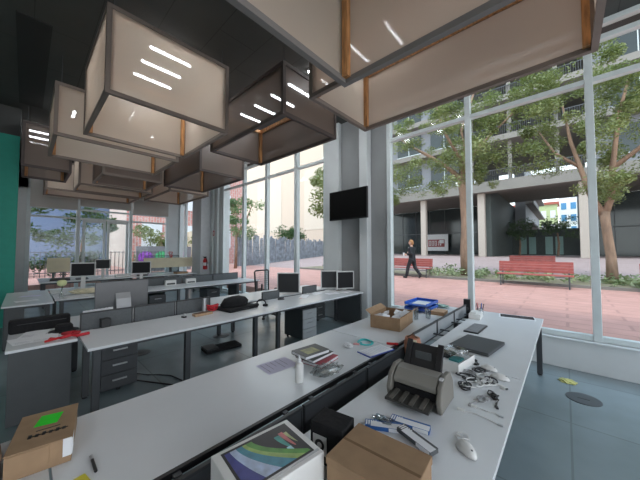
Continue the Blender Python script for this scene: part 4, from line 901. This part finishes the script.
for k, (x, y, w_, l_, h_, c_, nm, lb, ct) in enumerate((
    (-8.5, 1.45, .16, .3, .02, BLACK, 'keyboard', 'dark keyboard between the two monitors on the third row', 'keyboard'),
    (-8.6, 2.9, .14, .2, .06, BEZEL, 'desk_phone', 'pale desk telephone right of the monitor on the third row', 'phone'),
    (-8.6, 3.5, .12, .2, .07, BLACK, 'desk_phone', 'black desk telephone left of the black hat', 'phone'),
    (-8.6, 3.85, .1, .12, .1, BLACK, 'tissue_box', 'black small box beside the black hat', 'box'),
    (-11.4, .75, .2, .45, .08, BLACK, 'desk_phone', 'black telephone in front of the short cream screen', 'phone'),
    (-11.4, 1.25, .18, .3, .05, GREY, 'box_file', 'grey flat file on the back row left of the small monitor', 'file'),
    (-11.4, 2.3, .18, .4, .1, WPLAST, 'box_file', 'white flat file on the back row right of the small monitor', 'file'),
    (-11.4, 2.9, .2, .3, .05, BLACK, 'box_file', 'black flat file on the back row left of the long cream screen', 'file'))):
    r = E(nm, lb, ct, (x, y, D), random.uniform(-8, 8)); MB().box((-w_/2, -l_/2, 0), (w_/2, l_/2, h_*.6)).build('body', c_, r, .004)
    MB().prism([(-w_/2, h_*.6), (w_/2-.01, h_*.6), (-w_/2+.02, h_), (-w_/2, h_)], -l_/2+.01, l_/2-.01, 'y').build('top', c_, r)
# ------------------------------------------------------------------ fire extinguisher and signs
r = E('fire_extinguisher', 'red fire extinguisher hung on the far column', 'fire extinguisher', (-10.93, 5.0, .88))
MB().lathe([(.07, 0), (.085, .02), (.085, .36), (.06, .43), (.025, .45)], n=24).build('cylinder', REDP, r, smooth=False)
MB().lathe([(.0865, .15), (.0865, .28)], n=24).build('label_band', PAPER, r)
MB().box((-.02, -.06, .45), (.02, .04, .5)).box((-.015, -.1, .5), (.015, .05, .52)).build('valve_lever', BLACK, r)
MB().tube([(.03, 0, .47), (.12, 0, .44), (.13, 0, .2), (.11, 0, .08)], .014, 8).build('hose', BLACK, r)
MB().box((-.04, .08, .2), (.04, .11, .3)).build('wall_bracket', STEEL, r)
r = E('wall_sign', 'small framed red pictogram sign on the wall beside the far column', 'sign', (-10.58, 5.17, 2.22))
MB().box((-.08, 0, 0), (.08, .01, .27)).build('plate', PAPER, r); MB().box((-.065, -.002, .03), (.065, 0, .24)).build('red_field', REDP, r); MB().box((-.025, -.004, .07), (.025, -.002, .2)).build('pictogram', PAPER, r)
r = E('wall_socket', 'dark wall switch on the pier beside the green wall', 'switch', (WX+.0, -.0, 1.1)); r.location = (-8.99, -.45, 1.15)
MB().box((0, -.05, 0), (.015, .05, .09)).build('plate', STEEL, r); MB().box((.015, -.03, .02), (.02, .03, .07)).build('rocker', BLACK, r)
# ------------------------------------------------------------------ walking man
def blob(parts, name, m_, parent, vox=.014, smooth=6):
    mb = MB()
    for p in parts:
        if p[0] == 't': mb.tube(p[1], p[2], 12)
        else:
            q = bmesh.ops.create_uvsphere(mb.bm, u_segments=16, v_segments=10, radius=1)
            for v in q['verts']: v.co = Vector((v.co.x*p[2][0]+p[1][0], v.co.y*p[2][1]+p[1][1], v.co.z*p[2][2]+p[1][2]))
    o = mb.build(name, m_, parent)
    a = o.modifiers.new('r', 'REMESH'); a.mode = 'VOXEL'; a.voxel_size = vox
    b_ = o.modifiers.new('s', 'SMOOTH'); b_.iterations = smooth; b_.factor = .5
    dg = bpy.context.evaluated_depsgraph_get(); me = bpy.data.meshes.new_from_object(o.evaluated_get(dg)); o.modifiers.clear(); o.data = me; me.shade_smooth()
    return o
SKIN = mat('skin', (.55, .32, .23), .6); SUIT = mat('black_suit', (.012, .012, .016), .8); HAIR = mat('ginger_hair', (.35, .17, .07), .8); SHOE = mat('black_shoe', (.01, .01, .01), .4)
pm = E('person', 'person in a black suit walking left along the street, holding a white cup', 'person', (-5.32, 12.25, GZ))
# walking towards -x; z up; side = y
hipF, hipB = (0, -.09, .92), (0, .09, .92)
kneeF, ankF = (-.16, -.09, .52), (-.24, -.09, .1)
kneeB, ankB = (.1, .09, .5), (.36, .09, .17)
sF, sB = (0, -.19, 1.43), (.02, .19, 1.43)
elF, haF = (.08, -.25, 1.16), (-.16, -.22, 1.1)
elB, haB = (.02, .25, 1.14), (-.2, .2, 1.2)
body = [('t', [(0, 0, .9), (-.01, 0, 1.1), (-.02, 0, 1.35), (-.01, 0, 1.46)], [.13, .12, .15, .09]), ('t', [(-.01, 0, 1.42), (-.03, 0, 1.58)], [.06, .055]),
        ('s', (-.05, 0, 1.66), (.1, .078, .125)), ('s', (-.09, 0, 1.6), (.055, .05, .05)), ('t', [(-.14, 0, 1.67), (-.17, 0, 1.64)], [.012, .018]), ('s', (-.03, -.078, 1.65), (.02, .012, .03)), ('s', (-.03, .078, 1.65), (.02, .012, .03)),
        ('t', [sF, elF, haF], [.055, .042, .03]), ('t', [sB, elB, haB], [.055, .042, .03]),
        ('t', [hipF, kneeF, ankF], [.085, .06, .042]), ('t', [hipB, kneeB, ankB], [.085, .06, .042])]
for h, s_ in ((haF, -1), (haB, 1)):
    body.append(('s', (h[0]-.04, h[1], h[2]), (.05, .022, .04)))
    for j in range(4): body.append(('t', [(h[0]-.07, h[1], h[2]+.03-.02*j), (h[0]-.115+.005*abs(j-1), h[1]+.01, h[2]+.028-.02*j), (h[0]-.12+.005*j, h[1]+.03*-s_, h[2]+.02-.02*j)], [.011, .01, .009]))
    body.append(('t', [(h[0]-.03, h[1], h[2]+.03), (h[0]-.07, h[1]-.02*s_, h[2]+.06)], [.012, .01]))
blob(body, 'body', SKIN, pm, .012, 3)
blob([('t', [(.01, 0, .78), (0, 0, 1.0), (-.02, 0, 1.2), (-.02, 0, 1.38), (0, 0, 1.47)], [.17, .155, .165, .175, .1]), ('s', (0, 0, 1.38), (.13, .22, .1)),
      ('t', [sF, elF, (haF[0]+.03, haF[1], haF[2])], [.085, .062, .05]), ('t', [sB, elB, (haB[0]+.03, haB[1], haB[2])], [.085, .062, .05])], 'jacket', SUIT, pm)
blob([('t', [(0, 0, .95), (0, 0, .82)], [.15, .14]), ('t', [hipF, kneeF, (ankF[0], ankF[1], .09)], [.115, .085, .07]), ('t', [hipB, kneeB, (ankB[0], ankB[1], .15)], [.115, .085, .07])], 'trousers', SUIT, pm)
blob([('t', [(-.22, -.09, .05), (-.4, -.09, .05)], [.055, .045])], 'shoe', SHOE, pm, .01)
blob([('t', [(.38, .09, .14), (.27, .09, .04)], [.055, .045])], 'shoe', SHOE, pm, .01)
blob([('s', (-.03, 0, 1.71), (.105, .088, .1)), ('s', (.02, 0, 1.65), (.07, .082, .1))], 'hair', HAIR, pm, .012)
for s_ in (-1, 1): MB().lathe([(.001, -.008), (.01, 0), (.001, .008)], (-.142, s_*.032, 1.675), 10).build('eye', BLACK, pm)
MB().box((-.148, -.022, 1.606), (-.138, .022, 1.612)).build('mouth', mat('lips', (.4, .12, .1), .6), pm)
MB().prism([(-.16, 1.44), (-.19, 1.2), (-.17, 1.2), (-.13, 1.44)], -.045, .045, 'y').build('shirt_front', PAPER, pm)
r = E('paper_cup', 'white takeaway cup held by the walking person', 'cup', (-5.32-.315, 12.25+.0-.2, GZ+1.05))
MB().lathe([(.03, 0), (.04, .12), (.043, .125), (.038, .125)], n=14).build('cup', PAPER, r); MB().lathe([(.043, .125), (.042, .14), (.001, .142)], n=14).build('lid', PAPER, r)
